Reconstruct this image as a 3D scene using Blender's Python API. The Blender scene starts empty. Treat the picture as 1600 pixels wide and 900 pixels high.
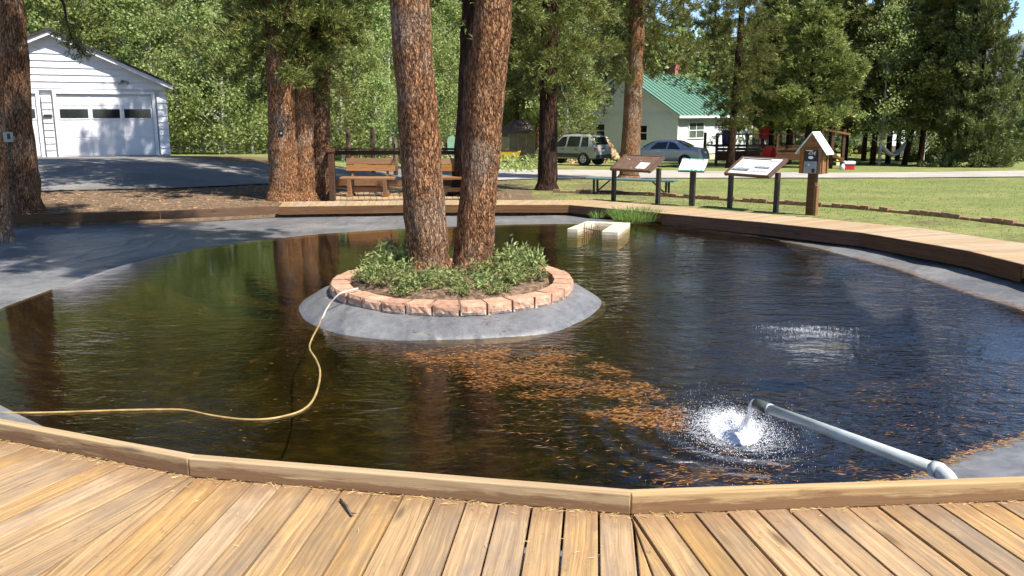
import bpy, math, random
import numpy as np
from mathutils import Vector, Matrix, noise as mnoise

sc = bpy.context.scene
COL = sc.collection
R = math.radians
random.seed(7)

# ------------------------------------------------------------------ camera
F, YH, HC = 1340.0, 175.0, 1.75
PITCH = math.atan((450 - YH) / F)
cam = bpy.data.cameras.new('camera')
cam.sensor_width = 36.0
cam.sensor_fit = 'HORIZONTAL'
cam.lens = F / 1600 * 36
cam.clip_start = 0.05
cam.clip_end = 30000
camo = bpy.data.objects.new('camera', cam)
camo.location = (0, 0, HC)
camo.rotation_euler = (math.pi / 2 - PITCH, 0, 0)
COL.objects.link(camo)
sc.camera = camo

# ------------------------------------------------------------------ light
SUN_EL, SUN_A = R(54), R(36)
S = Vector((math.cos(SUN_EL) * math.cos(SUN_A), -math.cos(SUN_EL) * math.sin(SUN_A), math.sin(SUN_EL)))
w = bpy.data.worlds.new('World')
sc.world = w
w.use_nodes = True
wn = w.node_tree
sky = wn.nodes.new('ShaderNodeTexSky')
sky.sky_type = 'NISHITA'
sky.sun_disc = False
sky.sun_elevation = SUN_EL
sky.sun_rotation = math.atan2(S.x, S.y)
sky.altitude = 2700
sky.air_density = 1.0
sky.dust_density = 0.0
sky.ozone_density = 3.0
bg = wn.nodes['Background']
bg.inputs[1].default_value = 0.12
wn.links.new(sky.outputs[0], bg.inputs[0])
sl = bpy.data.lights.new('sun', 'SUN')
sl.energy = 5.0
sl.angle = R(0.53)
sl.color = (1.0, 0.95, 0.87)
so = bpy.data.objects.new('sun', sl)
so.rotation_euler = S.to_track_quat('Z', 'Y').to_euler()
so.location = S * 60
COL.objects.link(so)
sc.view_settings.view_transform = 'Standard'
sc.view_settings.look = 'None'
sc.view_settings.exposure = 0.9
sc.view_settings.gamma = 1.0
try:
    sc.cycles.max_bounces = 6
    sc.cycles.adaptive_threshold = 0.02
    sc.cycles.diffuse_bounces = 2
    sc.cycles.glossy_bounces = 3
    sc.cycles.transmission_bounces = 4
    sc.cycles.transparent_max_bounces = 8
    sc.cycles.use_denoising = True
    sc.cycles.use_light_tree = False
    sc.cycles.debug_use_spatial_splits = True
    sc.cycles.sample_clamp_indirect = 6
except Exception:
    pass

# ------------------------------------------------------------------ geometry of the place
ZW = -0.36
PC = (0.0, 10.0)


def sstep(a, b, x):
    t = min(1, max(0, (x - a) / (b - a)))
    return t * t * (3 - 2 * t)


def zd(y):
    return 0.12 - 0.0195 * (max(y, 0) - 3.3)


def ground(x, y):
    if y < 18:
        b = zd(y) - 0.06
    elif y < 62:
        b = zd(18) - 0.06 - 0.0335 * (y - 18)
    else:
        b = zd(18) - 0.06 - 0.0335 * 44 - 0.004 * (min(y, 160) - 62)
    b -= 0.22 * (1 - sstep(4.0, 6.5, y)) * (1 if abs(x) < 9 else 0.3)
    b += 0.85 * sstep(1.5, 11, -x) * sstep(15, 27, y)
    return b


def ray(px, py):
    u, v = (px - 800) / F, (450 - py) / F
    return (u, math.cos(PITCH) + v * math.sin(PITCH), -math.sin(PITCH) + v * math.cos(PITCH))


def at(px, py, z):
    r = ray(px, py)
    t = (z - HC) / r[2]
    return Vector((r[0] * t, r[1] * t, z))


def atf(px, py, f):
    z = 0.0
    for _ in range(25):
        p = at(px, py, z)
        z = 0.5 * z + 0.5 * f(p.x, p.y)
    return at(px, py, z)


def atg(px, py):
    return atf(px, py, ground)


def atd(px, py):
    return atf(px, py, lambda x, y: zd(y))


def atY(px, py, Y):
    r = ray(px, py)
    t = Y / r[1]
    return Vector((r[0] * t, Y, HC + r[2] * t))


def gp(px, Y):
    """ground point seen in image column px at forward distance Y"""
    x = (px - 800) / F * (Y * math.cos(PITCH) + 0.35)
    return Vector((x, Y, ground(x, Y)))


# ------------------------------------------------------------------ materials
def newmat(name):
    m = bpy.data.materials.new(name)
    m.use_nodes = True
    nt = m.node_tree
    nt.nodes.clear()
    return m, nt, nt.nodes.new('ShaderNodeOutputMaterial')


def node(nt, typ, ins=None, **props):
    n = nt.nodes.new('ShaderNode' + typ)
    for k, v in props.items():
        setattr(n, k, v)
    for k, v in (ins or {}).items():
        s = n.inputs[k]
        if isinstance(v, bpy.types.NodeSocket):
            nt.links.new(v, s)
        else:
            s.default_value = v
    return n


def c4(c):
    return (c[0], c[1], c[2], 1)


def ramp(nt, fac, stops):
    n = nt.nodes.new('ShaderNodeValToRGB')
    el = n.color_ramp.elements
    el[0].position, el[0].color = stops[0][0], c4(stops[0][1])
    el[1].position, el[1].color = stops[-1][0], c4(stops[-1][1])
    for p, c in stops[1:-1]:
        e = el.new(p)
        e.color = c4(c)
    nt.links.new(fac, n.inputs[0])
    return n.outputs[0]


def mix(nt, fac, a, b, mode='MIX'):
    n = nt.nodes.new('ShaderNodeMix')
    n.data_type = 'RGBA'
    n.blend_type = mode
    for i, v in ((0, fac), (6, a), (7, b)):
        if isinstance(v, bpy.types.NodeSocket):
            nt.links.new(v, n.inputs[i])
        elif i == 0:
            n.inputs[0].default_value = v
        else:
            n.inputs[i].default_value = c4(v)
    return n.outputs[2]


def math_(nt, op, a, b=None, clamp=False):
    n = nt.nodes.new('ShaderNodeMath')
    n.operation = op
    n.use_clamp = clamp
    for i, v in ((0, a), (1, b)):
        if v is None:
            continue
        if isinstance(v, bpy.types.NodeSocket):
            nt.links.new(v, n.inputs[i])
        else:
            n.inputs[i].default_value = v
    return n.outputs[0]


def noise_(nt, vec, scale, detail=3, rough=0.55, dist=0.0):
    n = node(nt, 'TexNoise', {'Vector': vec, 'Scale': scale, 'Detail': detail, 'Roughness': rough, 'Distortion': dist})
    return n.outputs['Fac']


def mapping(nt, vec, scale=(1, 1, 1), loc=(0, 0, 0)):
    return node(nt, 'Mapping', {'Vector': vec, 'Scale': scale, 'Location': loc}).outputs[0]


def bump(nt, h, strength, dist, normal=None):
    ins = {'Height': h, 'Strength': strength, 'Distance': dist}
    if normal is not None:
        ins['Normal'] = normal
    return node(nt, 'Bump', ins).outputs[0]


def bsdf(nt, out, col, rough=0.7, normal=None, metal=0.0, spec=0.5, **kw):
    ins = {'Roughness': rough, 'Metallic': metal, 'Specular IOR Level': spec}
    ins['Base Color'] = col if isinstance(col, bpy.types.NodeSocket) else c4(col)
    if normal is not None:
        ins['Normal'] = normal
    ins.update(kw)
    b = node(nt, 'BsdfPrincipled', ins)
    nt.links.new(b.outputs[0], out.inputs[0])
    return b


def objvec(nt, rnd=True):
    tc = node(nt, 'TexCoord').outputs['Object']
    if not rnd:
        return tc, None
    r = node(nt, 'ObjectInfo').outputs['Random']
    off = math_(nt, 'MULTIPLY', r, 37.0)
    v = node(nt, 'VectorMath', {0: tc, 1: off}, operation='ADD').outputs[0]
    return v, r


def simple(name, col, rough=0.6, var=0.12, scale=6, metal=0.0, spec=0.4, bmp=0.15):
    m, nt, out = newmat(name)
    v, r = objvec(nt)
    f = noise_(nt, v, scale, 4)
    d = tuple(c * (1 - 2 * var) for c in col)
    l = tuple(min(1, c * (1 + var)) for c in col)
    cc = ramp(nt, f, [(0.3, d), (0.7, l)])
    f2 = noise_(nt, v, scale * 8, 3)
    bsdf(nt, out, cc, rough, bump(nt, f2, bmp, 0.01), metal, spec)
    return m


def wood(name, light, dark, grain=1.0, stain=None, stain_amt=0.0, rough=0.75, grey=0.25, rndvar=0.35, greyc=(0.30, 0.25, 0.19), ends=False):
    """planks: local X runs along the grain"""
    m, nt, out = newmat(name)
    v, r = objvec(nt)
    warp = noise_(nt, mapping(nt, v, (1.5, 6, 6)), 1.0, 2)
    wv = node(nt, 'Combine' + 'XYZ', {'X': 0.0, 'Y': math_(nt, 'MULTIPLY', warp, 0.05), 'Z': 0.0}).outputs[0]
    vv = node(nt, 'VectorMath', {0: v, 1: wv}, operation='ADD').outputs[0]
    g1 = noise_(nt, mapping(nt, vv, (1.1 * grain, 70 * grain, 70 * grain)), 1.0, 4, 0.62)
    g2 = noise_(nt, mapping(nt, vv, (3.0 * grain, 260 * grain, 260 * grain)), 1.0, 2)
    fig = math_(nt, 'ADD', math_(nt, 'MULTIPLY', g1, 0.7), math_(nt, 'MULTIPLY', g2, 0.3))
    col = ramp(nt, fig, [(0.36, dark), (0.50, tuple((a + b) / 2 for a, b in zip(light, dark))), (0.62, light)])
    # knots
    vk = node(nt, 'TexVoronoi', {'Vector': mapping(nt, vv, (1.6, 7, 7)), 'Scale': 1.0}).outputs['Distance']
    kn = ramp(nt, vk, [(0.05, (1, 1, 1)), (0.17, (0, 0, 0))])
    col = mix(nt, math_(nt, 'MULTIPLY', kn, 0.85), col, tuple(c * 0.45 for c in dark))
    ck = ramp(nt, noise_(nt, mapping(nt, vv, (0.9 * grain, 120 * grain, 120 * grain), (3, 5, 1)), 1.0, 5, 0.75), [(0.30, (1, 1, 1)), (0.40, (0, 0, 0))])
    col = mix(nt, math_(nt, 'MULTIPLY', ck, 0.65), col, tuple(c * 0.4 for c in dark))
    # weathered blotches
    bl = ramp(nt, noise_(nt, mapping(nt, v, (2.2, 7, 7)), 1.0, 4, 0.65), [(0.46, (0, 0, 0)), (0.70, (1, 1, 1))])
    col = mix(nt, math_(nt, 'MULTIPLY', bl, grey), col, greyc)
    # individual boards
    hv = node(nt, 'HueSaturation', {'Color': col, 'Value': math_(nt, 'ADD', 1 - rndvar / 2, math_(nt, 'MULTIPLY', r, rndvar)),
                                    'Saturation': math_(nt, 'ADD', 0.86, math_(nt, 'MULTIPLY', math_(nt, 'FRACT', math_(nt, 'MULTIPLY', r, 7.3)), 0.26))}).outputs[0]
    if ends:
        gx = node(nt, 'SeparateXYZ', {0: node(nt, 'TexCoord').outputs['Generated']}).outputs['X']
        en = math_(nt, 'ADD', math_(nt, 'MULTIPLY', math_(nt, 'SUBTRACT', gx, 0.955), 9.0), math_(nt, 'SUBTRACT', noise_(nt, mapping(nt, v, (7, 22, 22)), 1.0, 4, 0.65), 0.42))
        hv = mix(nt, math_(nt, 'MULTIPLY', ramp(nt, en, [(0.0, (0, 0, 0)), (0.28, (1, 1, 1))]), 0.55), hv, (0.20, 0.115, 0.06))
        spots = ramp(nt, noise_(nt, mapping(nt, v, (14, 30, 30), (9, 2, 4)), 1.0, 4, 0.7), [(0.62, (0, 0, 0)), (0.70, (1, 1, 1))])
        hv = mix(nt, math_(nt, 'MULTIPLY', spots, 0.55), hv, (0.13, 0.095, 0.065))
    if stain:
        sm = noise_(nt, mapping(nt, v, (2.0, 16, 16)), 1.0, 5, 0.7)
        z = node(nt, 'SeparateXYZ', {0: node(nt, 'TexCoord').outputs['Generated']}).outputs['Z']
        sm = math_(nt, 'SUBTRACT', sm, math_(nt, 'MULTIPLY', z, 0.42))
        sf = ramp(nt, sm, [(0.30 - stain_amt, (0, 0, 0)), (0.42 - stain_amt, (1, 1, 1))])
        hv = mix(nt, math_(nt, 'MULTIPLY', sf, 0.8), hv, stain)
    n = bump(nt, fig, 0.5, 0.004)
    bsdf(nt, out, hv, rough, n, spec=0.25)
    return m


def bark(name, light, mid, dark, grey, grey_amt=0.35, sx=22, sz=3.4, red_top=None):
    m, nt, out = newmat(name)
    v, r = objvec(nt)
    mv = mapping(nt, v, (sx, sx, sz))
    d = node(nt, 'TexNoise', {'Vector': mv, 'Scale': 0.6, 'Detail': 2.0}).outputs['Color']
    vv = node(nt, 'VectorMath', {0: mv, 1: node(nt, 'VectorMath', {0: d, 'Scale': 1.6}, operation='SCALE').outputs[0]}, operation='ADD').outputs[0]
    vo = node(nt, 'TexVoronoi', {'Vector': vv, 'Scale': 1.0, 'Randomness': 1.0})
    cell = vo.outputs['Distance']
    cc = vo.outputs['Color']
    fn = noise_(nt, mapping(nt, v, (sx * 3, sx * 3, sz * 4)), 1.0, 4, 0.7)
    big = noise_(nt, v, 1.4, 3)
    rnd = node(nt, 'SeparateXYZ', {0: cc}).outputs[0]
    col = ramp(nt, math_(nt, 'ADD', math_(nt, 'MULTIPLY', rnd, 0.5), math_(nt, 'MULTIPLY', fn, 0.5)), [(0.28, dark), (0.48, mid), (0.72, light)])
    gm = ramp(nt, math_(nt, 'ADD', math_(nt, 'MULTIPLY', big, 0.6), math_(nt, 'MULTIPLY', fn, 0.4)), [(0.50, (0, 0, 0)), (0.60, (1, 1, 1))])
    col = mix(nt, math_(nt, 'MULTIPLY', gm, grey_amt), col, grey)
    crack = ramp(nt, cell, [(0.42, (0, 0, 0)), (0.75, (1, 1, 1))])
    col = mix(nt, math_(nt, 'MULTIPLY', crack, 0.65), col, tuple(c * 0.35 for c in dark))
    pv = mapping(nt, v, (sx * 0.22, sx * 0.22, sz * 0.16))
    pd = node(nt, 'VectorMath', {0: pv, 1: node(nt, 'VectorMath', {0: d, 'Scale': 0.9}, operation='SCALE').outputs[0]}, operation='ADD').outputs[0]
    pe_ = node(nt, 'TexVoronoi', {'Vector': pd, 'Scale': 1.0}, feature='DISTANCE_TO_EDGE').outputs['Distance']
    fur = ramp(nt, pe_, [(0.0, (1, 1, 1)), (0.16, (0, 0, 0))])
    col = mix(nt, math_(nt, 'MULTIPLY', fur, 0.5), col, tuple(c * 0.4 for c in dark))
    h = math_(nt, 'SUBTRACT', math_(nt, 'MULTIPLY', fn, 0.5), math_(nt, 'ADD', cell, math_(nt, 'MULTIPLY', fur, 1.3)))
    bsdf(nt, out, col, 0.9, bump(nt, h, 1.0, 0.016), spec=0.15)
    return m


def foliage(name, c1, c2, c3, trans=0.35, brown=None, brown_amt=0.0, nscale=0.9):
    m, nt, out = newmat(name)
    rnd = node(nt, 'NewGeometry').outputs['Random Per Island']
    tc = node(nt, 'TexCoord').outputs['Object']
    o = node(nt, 'ObjectInfo').outputs['Random']
    f = noise_(nt, tc, nscale, 3)
    fac = math_(nt, 'ADD', math_(nt, 'MULTIPLY', rnd, 0.55), math_(nt, 'MULTIPLY', f, 0.45))
    col = ramp(nt, fac, [(0.2, c1), (0.5, c2), (0.8, c3)])
    if brown:
        bf = ramp(nt, noise_(nt, tc, nscale * 1.7, 3), [(0.58, (0, 0, 0)), (0.68, (1, 1, 1))])
        col = mix(nt, math_(nt, 'MULTIPLY', bf, brown_amt), col, brown)
    col = node(nt, 'HueSaturation', {'Color': col, 'Hue': math_(nt, 'ADD', 0.485, math_(nt, 'MULTIPLY', o, 0.03)),
                                     'Value': math_(nt, 'ADD', 0.82, math_(nt, 'MULTIPLY', o, 0.36))}).outputs[0]
    a = node(nt, 'BsdfPrincipled', {'Base Color': col, 'Roughness': 0.55, 'Specular IOR Level': 0.35})
    b = node(nt, 'BsdfTranslucent', {'Color': col})
    ms = node(nt, 'MixShader', {0: trans, 1: a.outputs[0], 2: b.outputs[0]})
    nt.links.new(ms.outputs[0], out.inputs[0])
    return m


MAT = {}
MAT['deck'] = wood('deck_wood', (0.46, 0.30, 0.143), (0.26, 0.153, 0.07), 1.0, grey=0.75, ends=True, greyc=(0.20, 0.15, 0.105), rndvar=0.26)
MAT['deck_far'] = wood('far_deck_wood', (0.45, 0.325, 0.19), (0.31, 0.21, 0.115), 0.7, grey=0.3, rndvar=0.22)
MAT['curb'] = wood('curb_wood', (0.49, 0.34, 0.165), (0.32, 0.20, 0.085), 0.8, stain=(0.17, 0.085, 0.04), stain_amt=0.10, grey=0.1, rndvar=0.1)
MAT['fascia'] = wood('fascia_wood', (0.15, 0.078, 0.036), (0.08, 0.04, 0.02), 0.6, grey=0.2, greyc=(0.16, 0.12, 0.09))
MAT['brownwood'] = wood('brown_stained_wood', (0.115, 0.055, 0.027), (0.05, 0.023, 0.012), 0.7, grey=0.1, greyc=(0.12, 0.085, 0.06))
MAT['orangewood'] = wood('orange_stained_wood', (0.29, 0.135, 0.047), (0.165, 0.072, 0.026), 0.8, grey=0.1)
MAT['greypost'] = wood('old_post_wood', (0.25, 0.16, 0.09), (0.12, 0.07, 0.035), 0.7, grey=0.3)
MAT['logwood'] = simple('split_firewood', (0.60, 0.44, 0.24), 0.8, 0.25, 9)
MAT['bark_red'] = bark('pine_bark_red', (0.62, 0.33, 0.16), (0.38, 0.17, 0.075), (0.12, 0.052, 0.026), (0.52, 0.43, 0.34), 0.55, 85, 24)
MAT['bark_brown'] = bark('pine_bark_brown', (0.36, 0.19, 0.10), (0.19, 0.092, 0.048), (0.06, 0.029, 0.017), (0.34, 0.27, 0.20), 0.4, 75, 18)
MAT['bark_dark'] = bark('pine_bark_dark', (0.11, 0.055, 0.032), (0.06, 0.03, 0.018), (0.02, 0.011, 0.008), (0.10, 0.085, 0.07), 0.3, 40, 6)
MAT['bark_grey'] = bark('dead_limb_bark', (0.16, 0.13, 0.10), (0.09, 0.07, 0.055), (0.04, 0.03, 0.025), (0.3, 0.27, 0.23), 0.3, 20, 4)
MAT['bark_aspen'] = simple('aspen_bark', (0.50, 0.48, 0.40), 0.8, 0.35, 5)
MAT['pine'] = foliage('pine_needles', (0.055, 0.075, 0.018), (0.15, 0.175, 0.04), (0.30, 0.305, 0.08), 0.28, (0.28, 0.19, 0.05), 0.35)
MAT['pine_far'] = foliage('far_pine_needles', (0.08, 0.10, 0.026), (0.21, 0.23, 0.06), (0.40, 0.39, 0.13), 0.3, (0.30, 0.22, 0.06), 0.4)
MAT['spruce'] = foliage('spruce_needles', (0.06, 0.085, 0.03), (0.14, 0.175, 0.055), (0.28, 0.30, 0.09), 0.25, (0.26, 0.22, 0.06), 0.4)
MAT['aspen'] = foliage('aspen_leaves', (0.15, 0.205, 0.045), (0.31, 0.375, 0.11), (0.48, 0.54, 0.24), 0.5)
MAT['wood_mass'] = foliage('woodland_leaves', (0.06, 0.085, 0.022), (0.17, 0.20, 0.052), (0.34, 0.37, 0.12), 0.42, (0.34, 0.25, 0.08), 0.45, 0.25)
MAT['shrub'] = foliage('shrub_leaves', (0.10, 0.14, 0.035), (0.24, 0.29, 0.085), (0.42, 0.45, 0.18), 0.35, (0.34, 0.25, 0.11), 0.65, 5.0)
MAT['tuft'] = foliage('tuft_blades', (0.09, 0.17, 0.03), (0.18, 0.28, 0.06), (0.30, 0.38, 0.12), 0.4)
MAT['lawn_blades'] = foliage('lawn_blades', (0.13, 0.185, 0.05), (0.205, 0.25, 0.075), (0.33, 0.32, 0.13), 0.3, (0.36, 0.28, 0.13), 0.55, 0.35)
MAT['needle_litter'] = foliage('fallen_needles', (0.12, 0.045, 0.015), (0.27, 0.108, 0.032), (0.45, 0.21, 0.075), 0.1)
MAT['deck_litter'] = foliage('dry_needles', (0.36, 0.20, 0.08), (0.52, 0.33, 0.14), (0.66, 0.46, 0.23), 0.15)
MAT['white_paint'] = simple('white_siding_paint', (0.70, 0.70, 0.73), 0.55, 0.05, 3, bmp=0.05)
MAT['house_white'] = simple('house_white_paint', (0.75, 0.765, 0.81), 0.6, 0.03, 2, bmp=0.05)
MAT['cream'] = simple('cream_foundation', (0.62, 0.58, 0.38), 0.8, 0.08, 3)
MAT['shingle'] = simple('dark_shingle', (0.05, 0.045, 0.045), 0.9, 0.3, 10)
MAT['green_metal'] = simple('green_roof_metal', (0.13, 0.255, 0.19), 0.42, 0.06, 2, bmp=0.03)
MAT['glass_dark'] = simple('dark_window_glass', (0.012, 0.016, 0.018), 0.08, 0.1, 2, spec=0.7, bmp=0.0)
MAT['glass_green'] = simple('window_glass', (0.10, 0.13, 0.12), 0.12, 0.2, 1.2, spec=0.7, bmp=0.0)
MAT['red_brick'] = simple('chimney_brick', (0.42, 0.15, 0.11), 0.85, 0.2, 9)
MAT['tin_roof'] = simple('rusty_purple_roof', (0.27, 0.17, 0.17), 0.5, 0.15, 4)
MAT['tan_ply'] = simple('tan_shed_panel', (0.42, 0.33, 0.22), 0.8, 0.12, 3)
MAT['brown_paint'] = simple('sign_brown_paint', (0.12, 0.068, 0.048), 0.45, 0.1, 5)
MAT['dark_steel'] = simple('dark_post_paint', (0.035, 0.022, 0.018), 0.5, 0.1, 5)
MAT['white'] = simple('plain_white', (0.82, 0.82, 0.80), 0.5, 0.02, 4, bmp=0.02)
MAT['black'] = simple('plain_black', (0.02, 0.02, 0.02), 0.5, 0.1, 4)
MAT['rubber'] = simple('tyre_rubber', (0.022, 0.022, 0.022), 0.85, 0.1, 10)
MAT['alloy'] = simple('alloy_wheel', (0.55, 0.55, 0.56), 0.3, 0.05, 4, metal=0.6)
MAT['grey_plastic'] = simple('grey_bumper_plastic', (0.06, 0.06, 0.062), 0.6, 0.1, 6)
MAT['red_lens'] = simple('red_lens', (0.50, 0.035, 0.03), 0.15, 0.1, 4, spec=0.6)
MAT['suv_paint'] = simple('silver_beige_paint', (0.36, 0.36, 0.32), 0.28, 0.02, 2, metal=0.25, bmp=0)
MAT['sedan_paint'] = simple('blue_grey_paint', (0.34, 0.35, 0.40), 0.28, 0.02, 2, metal=0.35, bmp=0)
MAT['teal'] = simple('teal_bench_paint', (0.10, 0.17, 0.17), 0.55, 0.12, 5)
MAT['grey_steel'] = simple('galvanised_steel', (0.28, 0.29, 0.29), 0.4, 0.1, 6, metal=0.5)
MAT['pipe'] = simple('grey_pvc', (0.47, 0.50, 0.48), 0.38, 0.10, 8, spec=0.5, bmp=0.1)
MAT['pipe_end'] = simple('stained_pipe_end', (0.09, 0.10, 0.085), 0.4, 0.2, 10)
MAT['yellow'] = simple('yellow_paint', (0.72, 0.47, 0.03), 0.45, 0.06, 4)
MAT['red'] = simple('red_plastic', (0.55, 0.03, 0.035), 0.4, 0.05, 4)
MAT['green_sign'] = simple('pale_green_board', (0.33, 0.50, 0.40), 0.5, 0.06, 4)
MAT['blue'] = simple('navy_plastic', (0.03, 0.04, 0.13), 0.5, 0.1, 4)
MAT['canvas'] = simple('tan_canvas', (0.58, 0.47, 0.36), 0.8, 0.08, 4)
MAT['concrete'] = simple('pale_concrete', (0.62, 0.54, 0.38), 0.9, 0.10, 9, bmp=0.3)
MAT['rust'] = simple('rusty_rod', (0.20, 0.10, 0.06), 0.8, 0.2, 12)
MAT['grey_box'] = simple('grey_green_box', (0.26, 0.30, 0.26), 0.5, 0.08, 6)
MAT['twig'] = simple('grey_twig', (0.13, 0.10, 0.075), 0.9, 0.25, 14)
MAT['rock'] = simple('dark_wet_rock', (0.06, 0.055, 0.045), 0.5, 0.3, 7)
MAT['paper'] = simple('pale_yellow_board', (0.72, 0.62, 0.30), 0.6, 0.05, 5)


def m_block():
    m, nt, out = newmat('terracotta_block')
    v, r = objvec(nt)
    col = ramp(nt, noise_(nt, v, 14, 5, 0.65), [(0.3, (0.36, 0.18, 0.11)), (0.5, (0.47, 0.27, 0.175)), (0.72, (0.57, 0.37, 0.255))])
    z = node(nt, 'SeparateXYZ', {0: node(nt, 'TexCoord').outputs['Generated']}).outputs['Z']
    lime = math_(nt, 'ADD', noise_(nt, v, 30, 4), math_(nt, 'MULTIPLY', z, -0.55))
    col = mix(nt, ramp(nt, lime, [(0.30, (0, 0, 0)), (0.46, (0.8, 0.8, 0.8))]), col, (0.62, 0.52, 0.44))
    col = node(nt, 'HueSaturation', {'Color': col, 'Value': math_(nt, 'ADD', 0.82, math_(nt, 'MULTIPLY', r, 0.32))}).outputs[0]
    bsdf(nt, out, col, 0.9, bump(nt, noise_(nt, v, 45, 5, 0.7), 0.8, 0.012), spec=0.2)
    return m


MAT['block'] = m_block()
MAT['edge_brick'] = simple('edging_brick', (0.36, 0.19, 0.11), 0.9, 0.2, 10, bmp=0.4)


def m_liner():
    m, nt, out = newmat('pond_liner_rubber')
    tc = node(nt, 'TexCoord').outputs['Object']
    f = noise_(nt, tc, 1.1, 5, 0.6)
    f2 = noise_(nt, tc, 14, 5, 0.7)
    col = ramp(nt, math_(nt, 'ADD', math_(nt, 'MULTIPLY', f, 0.65), math_(nt, 'MULTIPLY', f2, 0.35)),
               [(0.36, (0.095, 0.095, 0.098)), (0.5, (0.15, 0.15, 0.152)), (0.64, (0.225, 0.222, 0.215))])
    dust = ramp(nt, noise_(nt, tc, 60, 3), [(0.62, (0, 0, 0)), (0.72, (1, 1, 1))])
    col = mix(nt, math_(nt, 'MULTIPLY', dust, 0.45), col, (0.30, 0.27, 0.23))
    silt = ramp(nt, noise_(nt, mapping(nt, tc, (1, 1, 5)), 2.2, 6, 0.7, 1.5), [(0.52, (0, 0, 0)), (0.66, (1, 1, 1))])
    col = mix(nt, math_(nt, 'MULTIPLY', silt, 0.35), col, (0.26, 0.235, 0.20))
    wv_ = node(nt, 'TexWave', {'Vector': tc, 'Scale': 0.55, 'Distortion': 9.0, 'Detail': 3.0, 'Detail Scale': 1.3}).outputs['Fac']
    h = math_(nt, 'ADD', math_(nt, 'ADD', noise_(nt, tc, 5, 3), math_(nt, 'MULTIPLY', f2, 0.4)), math_(nt, 'MULTIPLY', math_(nt, 'POWER', wv_, 6.0), 0.9))
    bsdf(nt, out, col, 0.42, bump(nt, h, 0.45, 0.03), spec=0.5)
    return m


MAT['liner'] = m_liner()


def m_bed():
    m, nt, out = newmat('pond_bed_silt')
    tc = node(nt, 'TexCoord').outputs['Object']
    f = noise_(nt, mapping(nt, tc, (1.0, 1.6, 1)), 1.5, 6, 0.65, 1.2)
    f2 = noise_(nt, tc, 9, 5, 0.7)
    col = ramp(nt, math_(nt, 'ADD', math_(nt, 'MULTIPLY', f, 0.6), math_(nt, 'MULTIPLY', f2, 0.4)),
               [(0.36, (0.009, 0.007, 0.003)), (0.5, (0.030, 0.024, 0.008)), (0.60, (0.062, 0.055, 0.015)), (0.70, (0.12, 0.11, 0.035))])
    bsdf(nt, out, col, 0.9, bump(nt, f2, 0.6, 0.05), spec=0.1)
    return m


MAT['bed'] = m_bed()


def m_water():
    m, nt, out = newmat('pond_water')
    pos = node(nt, 'NewGeometry').outputs['Position']
    # distance to the falling jet and to the aerator: livelier ripples there
    s1 = node(nt, 'VectorMath', {0: pos, 1: (JET.x, JET.y, ZW)}, operation='DISTANCE').outputs['Value']
    s2 = node(nt, 'VectorMath', {0: pos, 1: (AER.x, AER.y, ZW)}, operation='DISTANCE').outputs['Value']
    near = math_(nt, 'MINIMUM', s1, math_(nt, 'ADD', s2, 0.3))
    act = node(nt, 'MapRange', {'Value': near, 'From Min': 0.3, 'From Max': 7.0, 'To Min': 0.75, 'To Max': 0.08}).outputs[0]
    v1 = mapping(nt, pos, (0.85, 1.5, 1))
    n1 = noise_(nt, v1, 3.4, 3, 0.5, 0.6)
    n2 = noise_(nt, mapping(nt, pos, (1.0, 1.7, 1)), 12, 3, 0.55, 0.3)
    n3 = noise_(nt, pos, 34, 2, 0.5)
    ringf = math_(nt, 'SINE', math_(nt, 'ADD', math_(nt, 'MULTIPLY', s1, 30.0), math_(nt, 'MULTIPLY', n1, 5.0)))
    ramp1 = node(nt, 'MapRange', {'Value': s1, 'From Min': 0.2, 'From Max': 1.7, 'To Min': 1.0, 'To Max': 0.0}).outputs[0]
    ring = math_(nt, 'MULTIPLY', ringf, math_(nt, 'MULTIPLY', ramp1, 0.30))
    h = math_(nt, 'ADD', math_(nt, 'MULTIPLY', n1, 1.3), math_(nt, 'ADD', math_(nt, 'MULTIPLY', n2, 0.55), math_(nt, 'MULTIPLY', n3, 0.10)))
    px_ = node(nt, 'SeparateXYZ', {0: pos}).outputs['X']
    wind = node(nt, 'MapRange', {'Value': px_, 'From Min': -0.5, 'From Max': 3.5, 'To Min': 0.0, 'To Max': 0.55}).outputs[0]
    gust = node(nt, 'MapRange', {'Value': noise_(nt, pos, 0.45, 2), 'From Min': 0.35, 'From Max': 0.65, 'To Min': 0.45, 'To Max': 1.25}).outputs[0]
    h = math_(nt, 'MULTIPLY', math_(nt, 'MULTIPLY', h, gust), math_(nt, 'ADD', act, wind))
    h = math_(nt, 'ADD', h, ring)
    nrm = bump(nt, h, 0.8, 0.025)
    fr = node(nt, 'Fresnel', {'IOR': 1.5, 'Normal': nrm}).outputs[0]
    gl = node(nt, 'BsdfGlossy', {'Color': (0.97, 0.97, 1.0, 1), 'Roughness': 0.015, 'Normal': nrm})
    tr = node(nt, 'BsdfTransparent', {'Color': (0.60, 0.50, 0.32, 1)})
    ms = node(nt, 'MixShader', {0: fr, 1: tr.outputs[0], 2: gl.outputs[0]})
    nt.links.new(ms.outputs[0], out.inputs[0])
    return m


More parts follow.
